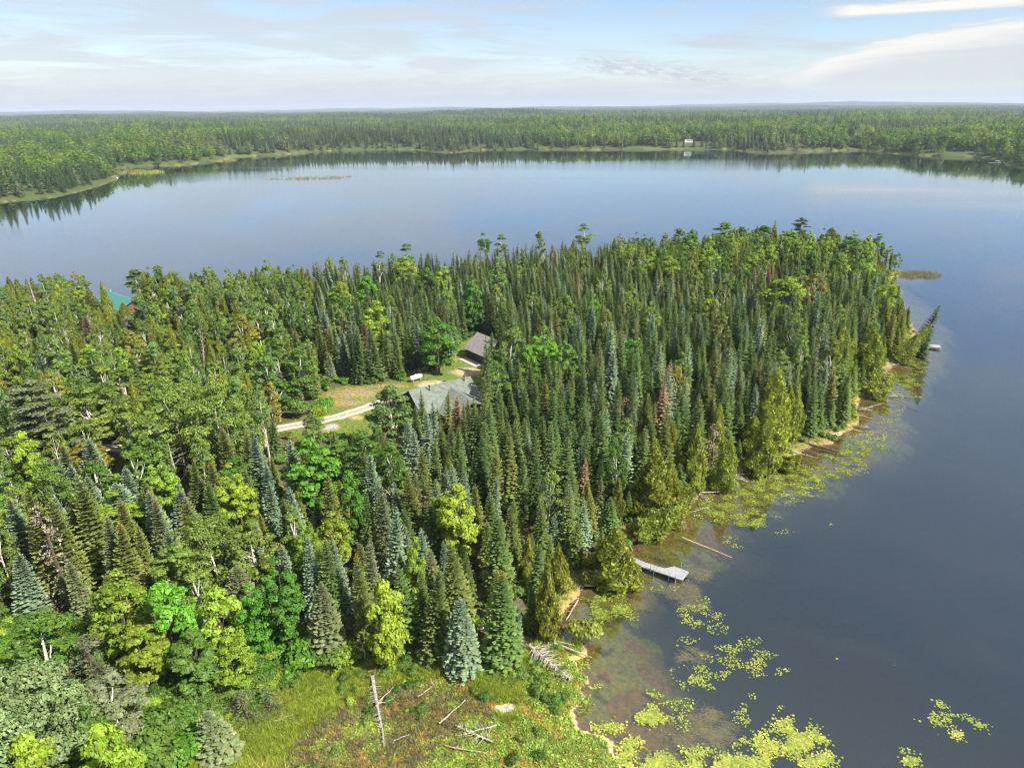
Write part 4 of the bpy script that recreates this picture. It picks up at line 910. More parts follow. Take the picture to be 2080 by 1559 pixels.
# ------------------------------------------------------------------ geometry-nodes scatter for what nobody could count
PROTO = {}
def proto_coll(name, items):
    """items: meshes; kept in a collection of its own, outside the scene"""
    c = bpy.data.collections.new(name)
    for i, me in enumerate(items):
        o = bpy.data.objects.new(f'{name}_{i:03d}', me); c.objects.link(o)
    return c
def joined(kind, i, leaf, bark=None):
    H, RR, tm, cm, tr, cr = SP[kind][i]; b = MB(); bm = tm.materials[0]
    for src, mi in ((tr, 0), (cr, 1)):
        off = b.nv; b.v += src.v; b.c += src.c; b.f += [[a+off for a in f] for f in src.f]; b.mi += [mi]*len(src.f); b.nv += src.nv
    return b.mesh(kind+'_whole', [bark or bm, LM[leaf]])
def scatter(name, P, S, RZ, IDX, coll, label, cat, rot=None):
    N = len(P); me = bpy.data.meshes.new(name); me.vertices.add(N); me.vertices.foreach_set('co', np.asarray(P, float).ravel())
    S = np.asarray(S, float); S = np.repeat(S[:, None], 3, 1) if S.ndim == 1 else S
    RT = np.column_stack([np.zeros(N), np.zeros(N), RZ]) if rot is None else np.column_stack([rot, RZ])
    for nm, ty, arr in (('scl', 'FLOAT_VECTOR', S), ('rot', 'FLOAT_VECTOR', RT)):
        a = me.attributes.new(nm, ty, 'POINT'); a.data.foreach_set('vector', arr.ravel())
    a = me.attributes.new('idx', 'INT', 'POINT'); a.data.foreach_set('value', np.asarray(IDX, np.int32))
    o = link(name, me); g = bpy.data.node_groups.new(name, 'GeometryNodeTree')
    g.interface.new_socket('Geometry', in_out='INPUT', socket_type='NodeSocketGeometry'); g.interface.new_socket('Geometry', in_out='OUTPUT', socket_type='NodeSocketGeometry')
    gi = g.nodes.new('NodeGroupInput'); go = g.nodes.new('NodeGroupOutput'); ip = g.nodes.new('GeometryNodeInstanceOnPoints')
    ci = g.nodes.new('GeometryNodeCollectionInfo'); ci.inputs['Collection'].default_value = coll; ci.inputs['Separate Children'].default_value = True; ci.inputs['Reset Children'].default_value = True
    ip.inputs['Pick Instance'].default_value = True
    g.links.new(gi.outputs[0], ip.inputs['Points']); g.links.new(ci.outputs[0], ip.inputs['Instance'])
    for nm, ty, sock in (('scl', 'FLOAT_VECTOR', 'Scale'), ('rot', 'FLOAT_VECTOR', 'Rotation'), ('idx', 'INT', 'Instance Index')):
        na_ = g.nodes.new('GeometryNodeInputNamedAttribute'); na_.data_type = ty; na_.inputs[0].default_value = nm; g.links.new(na_.outputs[0], ip.inputs[sock])
    g.links.new(ip.outputs[0], go.inputs[0]); md = o.modifiers.new('scatter', 'NODES'); md.node_group = g
    tag(o, label, cat, kind='stuff'); return o
combos = {}; meshes = []; ref = []
def combo(kind, leaf):
    if (kind, leaf) not in combos:
        ids = []
        for i in range(4 if kind == 'birch' else min(6, len(SP[kind]))):
            ids.append(len(meshes)); meshes.append(joined(kind, i, leaf)); ref.append(SP[kind][i][:2])
        combos[(kind, leaf)] = ids
    return combos[(kind, leaf)]
P_, S_, I_ = [], [], []
for T in rest:
    i = random.choice(combo(T[5], T[6])); H, RR = ref[i]; P_.append((T[0], T[1], T[2]-.1)); S_.append((T[4]/RR, T[4]/RR, T[3]/H)); I_.append(i)
scatter('forest', P_, S_, rng.uniform(0, 6.28, len(P_)), I_, proto_coll('forest_kinds', meshes), 'dense green spruce forest covering the rest of the headland', 'forest', rot=rng.normal(size=(len(P_), 2))*.035)

# ------------------------------------------------------------------ forest beyond the lake
def lowspruce(h, Rr, seed, nw=11, nb=6):
    g = np.random.default_rng(seed); b = MB()
    for i in range(nw):
        t = .08+.9*i/nw; z = h*t; L = Rr*(1-t)**.8+.15; th = g.uniform(0, 6.28)+np.arange(nb)*6.283/nb+g.normal(size=nb)*.2
        LL = L*g.uniform(.75, 1.2, nb); a = np.tile([0, 0, z+.12*h/nw*8], (nb, 1)); e = np.stack([np.cos(th)*LL, np.sin(th)*LL, np.full(nb, z)-.25*LL], 1)
        th2 = th+.75; e2 = np.stack([np.cos(th2)*LL*.8, np.sin(th2)*LL*.8, np.full(nb, z)-.1*LL], 1)
        b.tris(a, e, e2, jit(g, nb, 1, .15))
    return b
def lowbroad(h, Rr, seed, n_=230, z0=.25, size=.62, trunk=False):
    g = np.random.default_rng(seed); b = MB(); d = unit(g.normal(size=(n_, 3))); d[:, 2] = np.abs(d[:, 2])*1.0-.25*(g.random(n_) < .3)
    lump = 1+.2*np.sin(3*d[:, :1]*2+seed)+.2*np.sin(4*d[:, 1:2]*2+seed); zc = h*(z0+.15)
    P = d*np.array([Rr, Rr, (h-zc)*.95])*lump*g.uniform(.7, 1.0, (n_, 1)); P[:, 2] += zc
    rot_cards(b, P, unit(d+[0, 0, .3]+g.normal(size=(n_, 3))*.4), size*g.uniform(.7, 1.3, n_), g, jit(g, n_, 1, .16), asp=.75)
    lo = g.random(n_//4); P2 = np.column_stack([g.normal(size=(n_//4, 2))*Rr*.4, lo*zc]); rot_cards(b, P2, g.normal(size=(n_//4, 3)), size, g, jit(g, n_//4, .8, .2))
    if trunk: b.tube([[0, 0, 0], [0, 0, h*.8]], [.16, .08], 3, cap=False, mi=1)
    return b
FARSET = []
for leaf, kind, k in (('spruce','s',2),('deep','s',2),('olive','s',1),('grey','s',1),('green','b',2),('maple','b',1),('lime','b',1),('birch','b',1),('cedar','s',1),('aspen','b',1),('grey','b',1)):
    for j in range(k):
        sd_ = 100+len(FARSET)
        FARSET.append((kind, leaf, (lowspruce(14+2*j, 2.3, sd_) if kind == 's' else lowbroad(13+1.5*j, 3.6, sd_, trunk=False)).mesh('far_'+leaf, [FM[leaf], BIRCHB])))
tb = MB(); g_ = np.random.default_rng(5)
for q in range(2): tb.tube([[q, 0, 0], [q+.3, .2, 13]], [.17, .05], 3, cap=False)
FARSET.append(('t', 'dead', tb.mesh('far_dead', [BIRCHB]))); farc = proto_coll('far_kinds', [m_ for _, _, m_ in FARSET])
NK = len(FARSET)
def far_points(rmin, rmax, n_, amax=47):
    r_ = np.sqrt(rng.uniform(rmin**2, rmax**2, n_)); a = np.radians(rng.uniform(-amax, amax, n_)); return np.column_stack([r_*np.sin(a), r_*np.cos(a)])
W_conif = np.array([{'spruce':2.6,'deep':3.6,'olive':1.0,'grey':1.2,'green':.5,'maple':.08,'lime':.05,'birch':.5,'cedar':1.0,'aspen':.4,'dead':0}[l]*(1 if k == 's' else .7) for k, l, _ in FARSET])
W_decid = np.array([{'spruce':.5,'deep':.35,'olive':.2,'grey':.1,'green':2.0,'maple':2.2,'lime':2.4,'birch':1.8,'cedar':.3,'aspen':1.2,'dead':0}[l] for k, l, _ in FARSET])
def far_pick(P, d):
    u = 2.2*wob2(P, 170, 11)+.9*wob2(P, 60, 4)+.2*rng.normal(size=len(P))+.05; dist = np.hypot(P[:, 0], P[:, 1])
    u = u+np.clip((d-25)/60, -.6, .35)+.35*(P[:, 0] > 350)-.5*np.clip((dist-1900)/900, 0, 1); dec = u > .1
    Wc, Wd = np.cumsum(W_conif)/W_conif.sum(), np.cumsum(W_decid)/W_decid.sum(); r_ = np.clip(.5+.55*wob2(P, 70, 21)+.35*wob2(P, 27, 2)+.13*rng.normal(size=len(P)), 0, .999)
    return np.where(dec, np.searchsorted(Wd, r_), np.searchsorted(Wc, r_)).clip(0, NK-1)
def far_forest(name, rmin, rmax, n_, label, smin=.75, smax=1.15):
    P = far_points(rmin, rmax, n_); z, d = height(P)
    far_side = (np.hypot(P[:, 0], P[:, 1]) > 420)
    k = (d > 2+2*rng.random(len(P))) & far_side
    k &= ~((d < 2+8*wob2(P, 90, 3)) & (P[:, 1] > 700) & (rng.random(len(P)) < .96))
    k &= ~((np.abs(P[:, 0]-270) < 26) & (np.abs(P[:, 1]-1095) < 22))
    P, z, d = P[k], z[k], d[k]; s = rng.uniform(smin, smax, len(P))*np.clip(.5+d/40, .55, 1)
    scatter(name, np.column_stack([P, z-.2]), np.column_stack([s, s, s*rng.uniform(.52, .80, len(P))]), rng.uniform(0, 6.28, len(P)), far_pick(P, d), farc, label, 'forest')
    return P
far_forest('far_forest', 420, 1500, 17000, 'mixed green forest on the far shore of the lake', 1.35, 2.1)
far_forest('distant_forest', 1500, 3300, 42000, 'rolling mixed forest beyond the far shore', 1.5, 2.2)
# farther still: clumps of the same trees
cl = []
for q in range(5):
    g = np.random.default_rng(300+q); b = MB(); LL_ = list(FM[k] for k in ('spruce', 'deep', 'green', 'birch', 'grey'))
    for t in range(46):
        c = np.array([*g.uniform(-34, 34, 2), 0]); mi = int(g.choice(5, p=[.3, .25, .2, .12, .13])); sp_ = mi in (0, 1); s = g.uniform(.9, 1.5)
        src = lowspruce(13*s, 2.8*s, t+q*50, 4, 5) if sp_ else lowbroad(12*s, 4.8*s, t+q*50, 26, .3, 2.0)
        b.v += [v+c for v in src.v]; b.c += src.c; b.f += [[a+b.nv for a in f] for f in src.f]; b.mi += [mi]*len(src.f); b.nv += src.nv
    cl.append(b.mesh('grove', LL_))
P = far_points(3200, 15000, 52000); z, d = height(P)
scatter('horizon_forest', np.column_stack([P, z-.5]), rng.uniform(.9, 1.3, len(P)), rng.uniform(0, 6.28, len(P)), rng.integers(0, 5, len(P)), proto_coll('grove_kinds', cl), 'bluish wooded plain stretching to the horizon', 'forest')
# ------------------------------------------------------------------ shrubs, meadow, marsh, lily pads
def rand_poly(poly, n_):
    lo, hi2 = poly.min(0), poly.max(0); P = rng.uniform(lo, hi2, (n_, 2)); return P[inside(P, poly)]
sh_c = proto_coll('shrub_kinds', [joined('shrub', i, l) for i, l in ((0, 'green'), (1, 'maple'), (2, 'lime'), (3, 'green'), (1, 'birch'), (2, 'aspen'))])
Pt = rand_poly(THICK, 5200); z, d = height(Pt); q = (d > 1.5); Pt, z = Pt[q], z[q]
sc_ = rng.uniform(.35, .85, len(Pt)); ix = np.where(wob2(Pt, 5, 4)+.5*rng.normal(size=len(Pt)) > .2, rng.choice([1, 2, 0], len(Pt)), rng.choice([0, 3, 0, 4, 1], len(Pt)))
scatter('shrub_thicket', np.column_stack([Pt, z-.2]), np.column_stack([sc_*1.05, sc_*1.05, sc_*rng.uniform(.7, 1.2, len(Pt))]), rng.uniform(0, 6.28, len(Pt)), ix, sh_c, 'bright green leafy thicket filling the lower left', 'thicket')
# understorey: along the shore, round the clearing, and loosely under the trees
Pu = np.column_stack([rng.uniform(x0, x1, 30000), rng.uniform(y0, y1, 30000)]); z, d = height(Pu)
sdc = segdist(Pu, CLEAR)*np.where(inside(Pu, CLEAR), -1, 1); sm = segdist(Pu, MARSH)*np.where(inside(Pu, MARSH), -1, 1)
ux, uy = proj(np.column_stack([Pu, z]))
prob = np.where(d < 4, .85, .30); prob = np.where((ux < 1000) & (uy > 700), .5, prob); prob = np.where((ux < 1150) & (uy > 1150), .95, prob); prob = np.where(sdc < 3.5, .8, prob); prob = np.where((ux < 640) & (uy > 560), .42, prob); prob = np.where(sm < 3, .8, prob)
q = (d > .3) & (sdc > .6) & (sm > .5) & (rng.random(len(Pu)) < prob) & (segdist(Pu, DRIVE, False) > 2.0) & ~inside(Pu, FIELD2) & (ux > -250) & (ux < 2100)
Pu, z, d = Pu[q], z[q], d[q]; s = rng.uniform(.35, .95, len(Pu)); s = np.where(d < 3, s*.7, s)
scatter('undergrowth', np.column_stack([Pu, z-.15]), s, rng.uniform(0, 6.28, len(Pu)), np.where(d < 4, rng.choice([1, 2, 4, 2, 5], len(Pu)), rng.choice([0, 3, 0, 1, 4, 2, 5], len(Pu))), sh_c, 'low leafy undergrowth along the shore and between the trees', 'undergrowth')
Pk = rand_poly(MARSH, 2600); z, d = height(Pk); ux, uy = proj(np.column_stack([Pk, z])); v = wob2(Pk, 3.2, 5)+.4*rng.normal(size=len(Pk))
q = (d > 2) & (((uy < 1375) & (v > -.3)) | ((v > .75) & (uy < 1600))) & (((ux-1025)/45)**2+((uy-1438)/22)**2 > 1); Pk, z = Pk[q], z[q]
scatter('marsh_shrubs', np.column_stack([Pk, z-.05]), rng.uniform(.22, .55, len(Pk)), rng.uniform(0, 6.28, len(Pk)), rng.choice([0, 2, 4, 3], len(Pk)), sh_c, 'low lumpy shrubs at the edge of the marsh meadow', 'marsh shrubs')
def tuft(seed, n_=26, h=.8, sp=.5, w_=.035, leaf='grass', lean=.35):
    g = np.random.default_rng(seed); b = MB(); p = np.column_stack([g.normal(size=(n_, 2))*sp*.5, np.zeros(n_)-.05])
    th = g.uniform(0, 6.28, n_); s = np.stack([np.cos(th), np.sin(th), np.zeros(n_)], 1)*w_
    tip = p+np.column_stack([g.normal(size=(n_, 2))*lean*h, h*g.uniform(.6, 1.1, n_)]); b.tris(p-s, p+s, tip, jit(g, n_, 1, .2)); return b.mesh('tuft', LM[leaf])
def leafpatch(seed, n_=34, sp=.5, zh=.25, size=.11, leaf='marsh'):
    g = np.random.default_rng(seed); b = MB(); p = np.column_stack([g.normal(size=(n_, 2))*sp*.55, g.uniform(0, zh, n_)])
    rot_cards(b, p, unit(np.array([0, 0, 1.])+g.normal(size=(n_, 3))*.35), size*g.uniform(.6, 1.4, n_), g, jit(g, n_, 1, .22), asp=.8); return b.mesh('leafpatch', LM[leaf])
mc = proto_coll('meadow_kinds', [tuft(1), tuft(2, h=1.0), tuft(3, leaf='straw', h=.7), leafpatch(4), leafpatch(5, leaf='birch', zh=.3), leafpatch(6, leaf='matgreen', zh=.3, size=.10), tuft(7, leaf='reed', h=.9), leafpatch(8, leaf='matgreen', zh=.15, size=.095, n_=44)])
Pm = rand_poly(MARSH, 46000); z, d = height(Pm); ux, uy = proj(np.column_stack([Pm, z]))
gravel = ((ux-1025)/30)**2+((uy-1438)/13)**2; pond = ((ux-1042)/22)**2+((uy-1492)/16)**2
q = (d > .9+.7*wob2(Pm, 1.5, 3)) & (uy < 1640) & (gravel > 1.1) & (pond > 1)
Pm, z, d, ux, uy = Pm[q], z[q], d[q], ux[q], uy[q]
brn = inside(Pm, BROWN); mat_ = (inside(Pm, poly_px([(1075,1370),(1120,1330),(1230,1300),(1330,1640),(800,1640),(880,1570),(990,1480),(1055,1465),(1062,1400)])))
u = rng.random(len(Pm)); v = wob2(Pm, 2.2, 9)+.5*rng.normal(size=len(Pm))
ix = np.where(u < .5, 0, np.where(u < .75, 1, np.where(v > .3, 2, 5)))
ix = np.where(brn, np.where(u < .70, 3, np.where(v > .7, 4, np.where(u < .84, 6, np.where(u < .92, 2, 3)))), ix); ix = np.where(brn & (v < -.6), 5, ix)
ix = np.where(mat_, np.where(v > -.1, np.where(u < .12, 3, 7), np.where(u < .45, 5, np.where(u < .7, 4, 3))), ix)
keep = ~(mat_ & (v < -.75))
scatter('marsh_plants', np.column_stack([Pm, z])[keep], rng.uniform(.6, 1.15, keep.sum())*np.where(ix == 0, .75, 1)[keep], rng.uniform(0, 6.28, keep.sum()), ix[keep], mc, 'yellow-green meadow grass, brown marsh plants and leafy mat', 'marsh plants')
# grass on the clearing and rough edge along the shore
Pg = rand_poly(CLEAR, 9000); z, d = height(Pg); q = (segdist(Pg, DRIVE, False) > 1.7) & (segdist(Pg, CLEAR) < 3.5); Pg, z = Pg[q], z[q]
Ps = np.column_stack([rng.uniform(-10, 150, 60000), rng.uniform(60, 280, 60000)]); zs, ds = height(Ps); q = (ds > .2) & (ds < 3.2) & ~inside(Ps, MARSH); Ps, zs = Ps[q], zs[q]
scatter('rough_grass', np.vstack([np.column_stack([Pg, z]), np.column_stack([Ps, zs])]), np.concatenate([rng.uniform(.2, .42, len(Pg)), rng.uniform(.5, .9, len(Ps))]), rng.uniform(0, 6.28, len(Pg)+len(Ps)), rng.choice([0, 1, 0, 2, 4, 5], len(Pg)+len(Ps)), mc, 'rough grass along the shore and round the clearing', 'grass')
def pad(seed, r_=.12, leaf='lily', n_=1, sp=0):
    g = np.random.default_rng(seed); b = MB()
    for k in range(n_):
        c = np.array([*(g.normal(size=2)*sp), g.uniform(0, .03)]); th0 = g.uniform(0, 6.28); th = th0+np.linspace(.25, 6.03, 9); rr = r_*g.uniform(.7, 1.15)
        V = np.vstack([[c], np.column_stack([c[0]+rr*np.cos(th), c[1]+rr*np.sin(th), c[2]+g.uniform(0, .02, 9)])]); b.add(V, [[0, i, i+1] for i in range(1, 9)], np.ones(3)*g.uniform(.75, 1.2))
    return b.mesh('pad', LM[leaf])
pc = proto_coll('pad_kinds', [pad(1), pad(2, .15), pad(3, .11, 'lilyyellow'), pad(4, .12, 'lily', 6, .34), pad(5, .11, 'matgreen', 7, .36), pad(6, .11, 'lilyyellow', 6, .32), pad(7, .12, 'pond', 7, .38), pad(8, .11, 'pond', 6, .34)])
CL = [(1420,1235,40,22,110,0),(1400,1255,30,15,60,0),(1450,1270,35,20,60,0),(1390,1300,30,12,16,0),(1500,1330,60,34,170,0),(1540,1360,35,16,60,0),(1430,1370,55,26,120,0),(1410,1385,40,16,60,0),
 (1335,1408,22,10,22,0),(1355,1452,60,34,170,0),(1325,1455,26,16,90,1),(1530,1412,10,8,8,0),(1500,1440,20,12,20,0),(1505,1465,20,14,24,0),(1600,1437,14,6,20,1),(1595,1478,30,18,60,1),(1640,1500,34,24,120,1),
 (1590,1520,80,34,330,1),(1660,1540,26,20,110,1),(1520,1510,26,24,60,0),(1420,1545,90,22,260,1),(1310,1545,60,22,260,1),(1500,1552,70,16,160,1),(1922,1430,15,8,30,1),(1925,1462,45,18,80,0),(1925,1490,28,8,40,1),(1885,1455,24,12,18,0),(1980,1472,22,4,34,1),(1960,1462,16,5,10,0),
 (1843,1522,18,6,8,0),(1850,1545,14,7,22,1),(1560,1330,16,10,18,0),(1592,1362,14,8,10,0),(1700,1337,3,2,2,0),(1815,1352,3,2,2,0),(1482,1095,22,10,20,0),(1500,1108,12,6,12,0),(1525,1062,26,7,170,2),(1480,1050,55,10,220,2),
 (1560,985,60,24,420,2),(1620,975,60,24,420,2),(1500,1015,60,22,300,2),(1600,1010,40,14,120,0),(1680,960,46,18,220,2),(1640,1000,24,10,50,0),(1720,925,44,20,260,2),(1740,950,30,12,70,0),(1770,890,34,16,120,0),(1755,910,40,14,120,2),(1800,850,26,18,80,0),(1830,800,22,12,60,0),(1840,775,26,14,160,2),(1868,745,12,18,60,2),(1850,740,16,10,60,2),
 (1460,1030,36,14,180,2),(1540,1050,40,8,60,0),(1590,1078,18,6,14,0),(1240,1240,46,12,220,2),(1230,1215,40,8,120,2),(1275,1250,14,5,20,0),(1300,1255,18,6,10,0),(1350,1195,40,8,12,0),(1800,880,40,10,30,0),(1820,830,20,10,24,0),(1850,890,3,2,2,0),(1690,1065,5,2,3,0),
 (1210,1395,14,8,20,0),(1175,1420,16,30,150,2),(1235,1480,30,10,60,1),(1260,1510,40,12,120,1),(1180,1350,20,12,40,0)]
P_, S_, I_ = [], [], []
for px, py, rx, ry, k, t in CL:
    a = rng.uniform(0, 6.28, k*3); r_ = np.sqrt(rng.random(k*3))*(1+.25*np.sin(3*a+px)); X = px+rx*r_*np.cos(a)*1.05; Y = py+ry*r_*np.sin(a)
    for x_, y_ in zip(X, Y):
        p = at(x_, y_, .015)
        n2 = math.sin(p[0]*1.9+1.3*math.sin(p[1]*1.1))+math.sin(p[1]*2.3+1.7*math.sin(p[0]*.8))
        if n2 < (-.25 if t == 1 else .38 if t == 2 else -.3)+rng.normal()*.4: continue
        P_.append(p); S_.append(rng.uniform(.55, 1.05)*(1.05 if t == 2 else 1)); I_.append(rng.choice([0, 1, 2, 0] if t == 0 else [0, 1, 3, 2, 5] if t == 1 else [6, 7, 6, 7, 0, 4, 3]))
P_ = np.array(P_); dl = height(P_[:, :2])[1]; q = dl < -.1
scatter('lily_pads', P_[q], np.array(S_)[q], rng.uniform(0, 6.28, q.sum()), np.array(I_)[q], pc, 'yellow-green lily pads floating in loose patches near the shore', 'lily pads')
# submerged strands of weed near the dock and along the weedy bays
def weeds(seed):
    g = np.random.default_rng(seed); b = MB(); n_ = 30; th = g.normal(size=n_)*.5; L = g.uniform(.6, 1.6, n_); p = np.column_stack([g.normal(size=(n_, 2))*.5, np.full(n_, 0)])
    d = np.column_stack([np.cos(th), np.sin(th), np.zeros(n_)]); s = np.column_stack([-np.sin(th), np.cos(th), np.zeros(n_)])*.03; e = p+d*L[:, None]; e[:, 2] += .05*g.random(n_)
    b.tris(p-s, p+s, e, jit(g, n_, 1, .2)); return b.mesh('weed', LM['weed'])
wc_ = proto_coll('weed_kinds', [weeds(1), weeds(2)]); P_ = []
for px, py, rx, ry, k in ((1250,1150,40,14,0),(1560,985,80,30,120),(1470,1040,50,16,60),(1700,950,50,20,70),(1385,1200,28,16,75),(1415,1163,24,9,36),(1400,1225,26,8,16),(1340,1120,40,12,24),(1300,1195,50,18,30),(1230,1205,40,14,40),(1440,1470,60,26,22),(1420,1500,60,20,26),(1530,1000,80,24,110),(1640,955,60,16,80),(1480,1030,60,20,60),(1820,780,30,20,40),(1780,830,30,16,40),(1395,1330,40,14,12),(1260,1230,40,10,40)):
    for _ in range(k):
        a = rng.uniform(0, 6.28); r_ = math.sqrt(rng.random()); p = at(px+rx*r_*math.cos(a), py+ry*r_*math.sin(a), -.06); P_.append(p)
P_ = np.array(P_); dl = height(P_[:, :2])[1]; P_ = P_[dl < -.5]
scatter('water_weed', P_, rng.uniform(.6, 1.1, len(P_)), rng.normal(size=len(P_))*.5-.3, rng.integers(0, 2, len(P_)), wc_, 'golden strands of weed just under the water around the dock', 'water weed')
# reeds: bed off the tip, strip in the open lake, fringe of the far shore
def reedmesh(seed, leaf='reed', h=1.3, n_=22, sp=1.1):
    return tuft(seed, n_, h, sp, .03, leaf, .1)
rc = proto_coll('reed_kinds', [reedmesh(1), reedmesh(2, h=1.0), reedmesh(3, 'weed', .9), reedmesh(4, 'grass', 1.0, 30)])
def reeds(name, spots, label, kinds, s0=1.0, zz=0.0):
    P_ = []
    for px, py, rx, ry, k in spots:
        for _ in range(k):
            a = rng.uniform(0, 6.28); r_ = math.sqrt(rng.random()); P_.append(at(px+rx*r_*math.cos(a), py+ry*r_*math.sin(a), zz))
    P_ = np.array(P_); scatter(name, P_, rng.uniform(.7, 1.2, len(P_))*s0, rng.uniform(0, 6.28, len(P_)), rng.choice(kinds, len(P_)), rc, label, 'reeds')
reeds('reed_bed', ((1870,559,44,6,150),(1845,556,22,5,80)), 'thin brown reed bed in the water off the grassy spit', [0, 1])
reeds('spit_grass', ((1795,556,26,6,420),(1770,550,14,5,200)), 'bright grass covering the small spit at the right shore', [2, 3, 3], .8, .1)
reeds('lake_reeds', ((640,362,60,1.6,110),(585,364,46,1.2,60),(690,359,26,1.0,26)), 'narrow strip of pale reeds standing in the open lake', [0, 2], 1.5)
reeds('cove_weed', ((330,332,70,5,240),(420,326,60,3,160),(280,350,50,4,90)), 'floating brown weed in the quiet cove of the left shore', [0, 2, 3], 2.2)

# ------------------------------------------------------------------ buildings
SHING = mat('grey_green_shingles', (.185, .205, .182), .9, (.115, .135, .105), 1.3, detail=9, lo=.3, hi_=.7)
SHING2 = mat('brown_grey_shingles', (.30, .265, .25), .9, (.215, .19, .18), 1.3, detail=9, lo=.3, hi_=.7)
DARKWALL = mat('dark_stained_boards', (.035, .022, .018), .6, (.02, .013, .012), 6, stretch=(1, 1, 6)); TRIM = mat('dark_trim', (.05, .035, .03), .6)
GLASS = mat('window_glass', (.02, .03, .04), .08, spec=.8); NAVY = mat('dark_blue_door', (.018, .028, .05), .5); CONC = mat('pale_concrete', (.52, .42, .38), .9, (.40, .33, .30), 3)
def frame2(p0, p1):
    d = np.array([p1[0]-p0[0], p1[1]-p0[1]]); L = float(np.hypot(*d)); return L, math.atan2(d[1], d[0])
def gable_roof(mb, x0, x1, hs, zr, ze, th=.18, over=0.0, half=(1, 1)):
    """ridge along x from x0 to x1, at y=0; eaves at y=+-hs"""
    for s, on in zip((-1, 1), half):
        if not on: continue
        k = (zr-ze)/hs; P = [[x0, 0, zr], [x1, 0, zr], [x1, s*hs, zr-k*hs], [x0, s*hs, zr-k*hs]]
        if s < 0: P = P[::-1]
        nn = np.array([0, s*k, 1.])/math.hypot(k, 1); mb.slab(P, th, nn)
def wall_gable(mb, x0, x1, hs, zr, ze, z0=0.0, t=.15):
    """closed body with gable ends, slightly inside the roof"""
    k = (zr-ze)/hs; zt = zr-.22; h_ = zt-k*(hs)
    prof = [[-hs, z0], [hs, z0], [hs, zt-k*hs], [0, zt], [-hs, zt-k*hs]]
    V = [[x, y, z] for x in (x0, x1) for y, z in prof]
    mb.add(V, [[5, 6, 1, 0], [6, 7, 2, 1], [7, 8, 3, 2], [8, 9, 4, 3], [9, 5, 0, 4]]); mb.f += [[a+mb.nv-10 for a in (0, 1, 2, 3, 4)], [a+mb.nv-10 for a in (9, 8, 7, 6, 5)]]; mb.mi += [0, 0]
# main cabin: local x along the ridge (left end at 0), local -y towards the camera
A = at(834.5, 794.4, 9); B = at(953.7, 767, 9); L, th = frame2(A, B); g0 = gz(-14., 123.)+.02; print('g0', g0)
cab = empty('cabin', (A[0], A[1], g0), th); tag(cab, 'dark wooden cabin with a large grey shingle roof and cross gable, half hidden by spruces', 'cabin')
HS_, ZR, ZE = 5.2, 6.0, 2.9
rm = MB(); gable_roof(rm, -.5, L+.2, HS_, ZR, ZE); roof = rm.build('roof', SHING, cab)
wm_ = MB(); wall_gable(wm_, .35, L-.4, HS_-.75, ZR, ZE+.45); wm_.build('wall', DARKWALL, cab)
# cross gable pointing at the camera, with a pointed prow roof
k = (ZR-ZE)/HS_; cx = L*.62; pr = -10.2; hw = 5.0; zc = 5.3; zce = zc-hw*.5
cr_ = MB()
for s in (-1, 1):
    P = [[cx, pr, zc], [cx, -.9, zc], [cx+s*hw, -.9-(hw*.5)/k*.98, zce], [cx+s*hw, pr+2.2, zce]]
    if s > 0: P = P[::-1]
    cr_.slab(P[::-1], .18, np.array([s*.447, 0, .894]))
cr_.build('cross_gable_roof', SHING, cab)
cw = MB(); zt = zc-.25; w2_ = hw-.7; yb, yf = -3.5, pr+1.6
V = [[x, y, z] for y in (yf, yb) for x, z in ((cx-w2_, 0), (cx+w2_, 0), (cx+w2_, zt-w2_*.5), (cx, zt), (cx-w2_, zt-w2_*.5))]
cw.add(V, [[0, 5, 6, 1], [1, 6, 7, 2], [2, 7, 8, 3], [3, 8, 9, 4], [4, 9, 5, 0]]); cw.f += [[0, 1, 2, 3, 4], [9, 8, 7, 6, 5]]; cw.mi += [0, 0]; cw.build('gable_wall', DARKWALL, cab)
for dx in (-1.6, 0, 1.6):
    wd = MB(); wd.box(cx+dx-.6, cx+dx+.6, yf-.06, yf-.003, .5, 2.6); wd.build('window', GLASS, cab)
for yy in (-2.6, 1.6):
    wd = MB(); wd.box(.28, .347, yy-.6, yy+.6, 1.0, 2.2); wd.build('window', GLASS, cab)
pp = MB(); gable_roof(pp, -3.2, 3.4, 2.4, 3.35, 2.5); po = pp.build('porch_roof', SHING, cab); po.location = (1.6, HS_+.9, 0)
for x_ in (-1.2, 4.6):
    q = MB(); q.box(x_-.08, x_+.08, HS_+2.6, HS_+2.76, -.2, 2.55); q.build('porch_post', TRIM, cab)
for x_, y_ in ((L*.27, -.9), (L*.88, -.55)):
    q = MB(); zz = ZR-k*abs(y_); q.tube([[x_, y_, zz-.3], [x_, y_, zz+1.0]], .11, 10); q.tube([[x_, y_, zz+.95], [x_, y_, zz+1.12]], .16, 10); q.build('vent_pipe', TRIM, cab, smooth=False)
rd = MB(); rd.box(-.52, L+.22, -.12, .12, ZR-.02, ZR+.05); rd.build('ridge_cap', SHING2, roof)
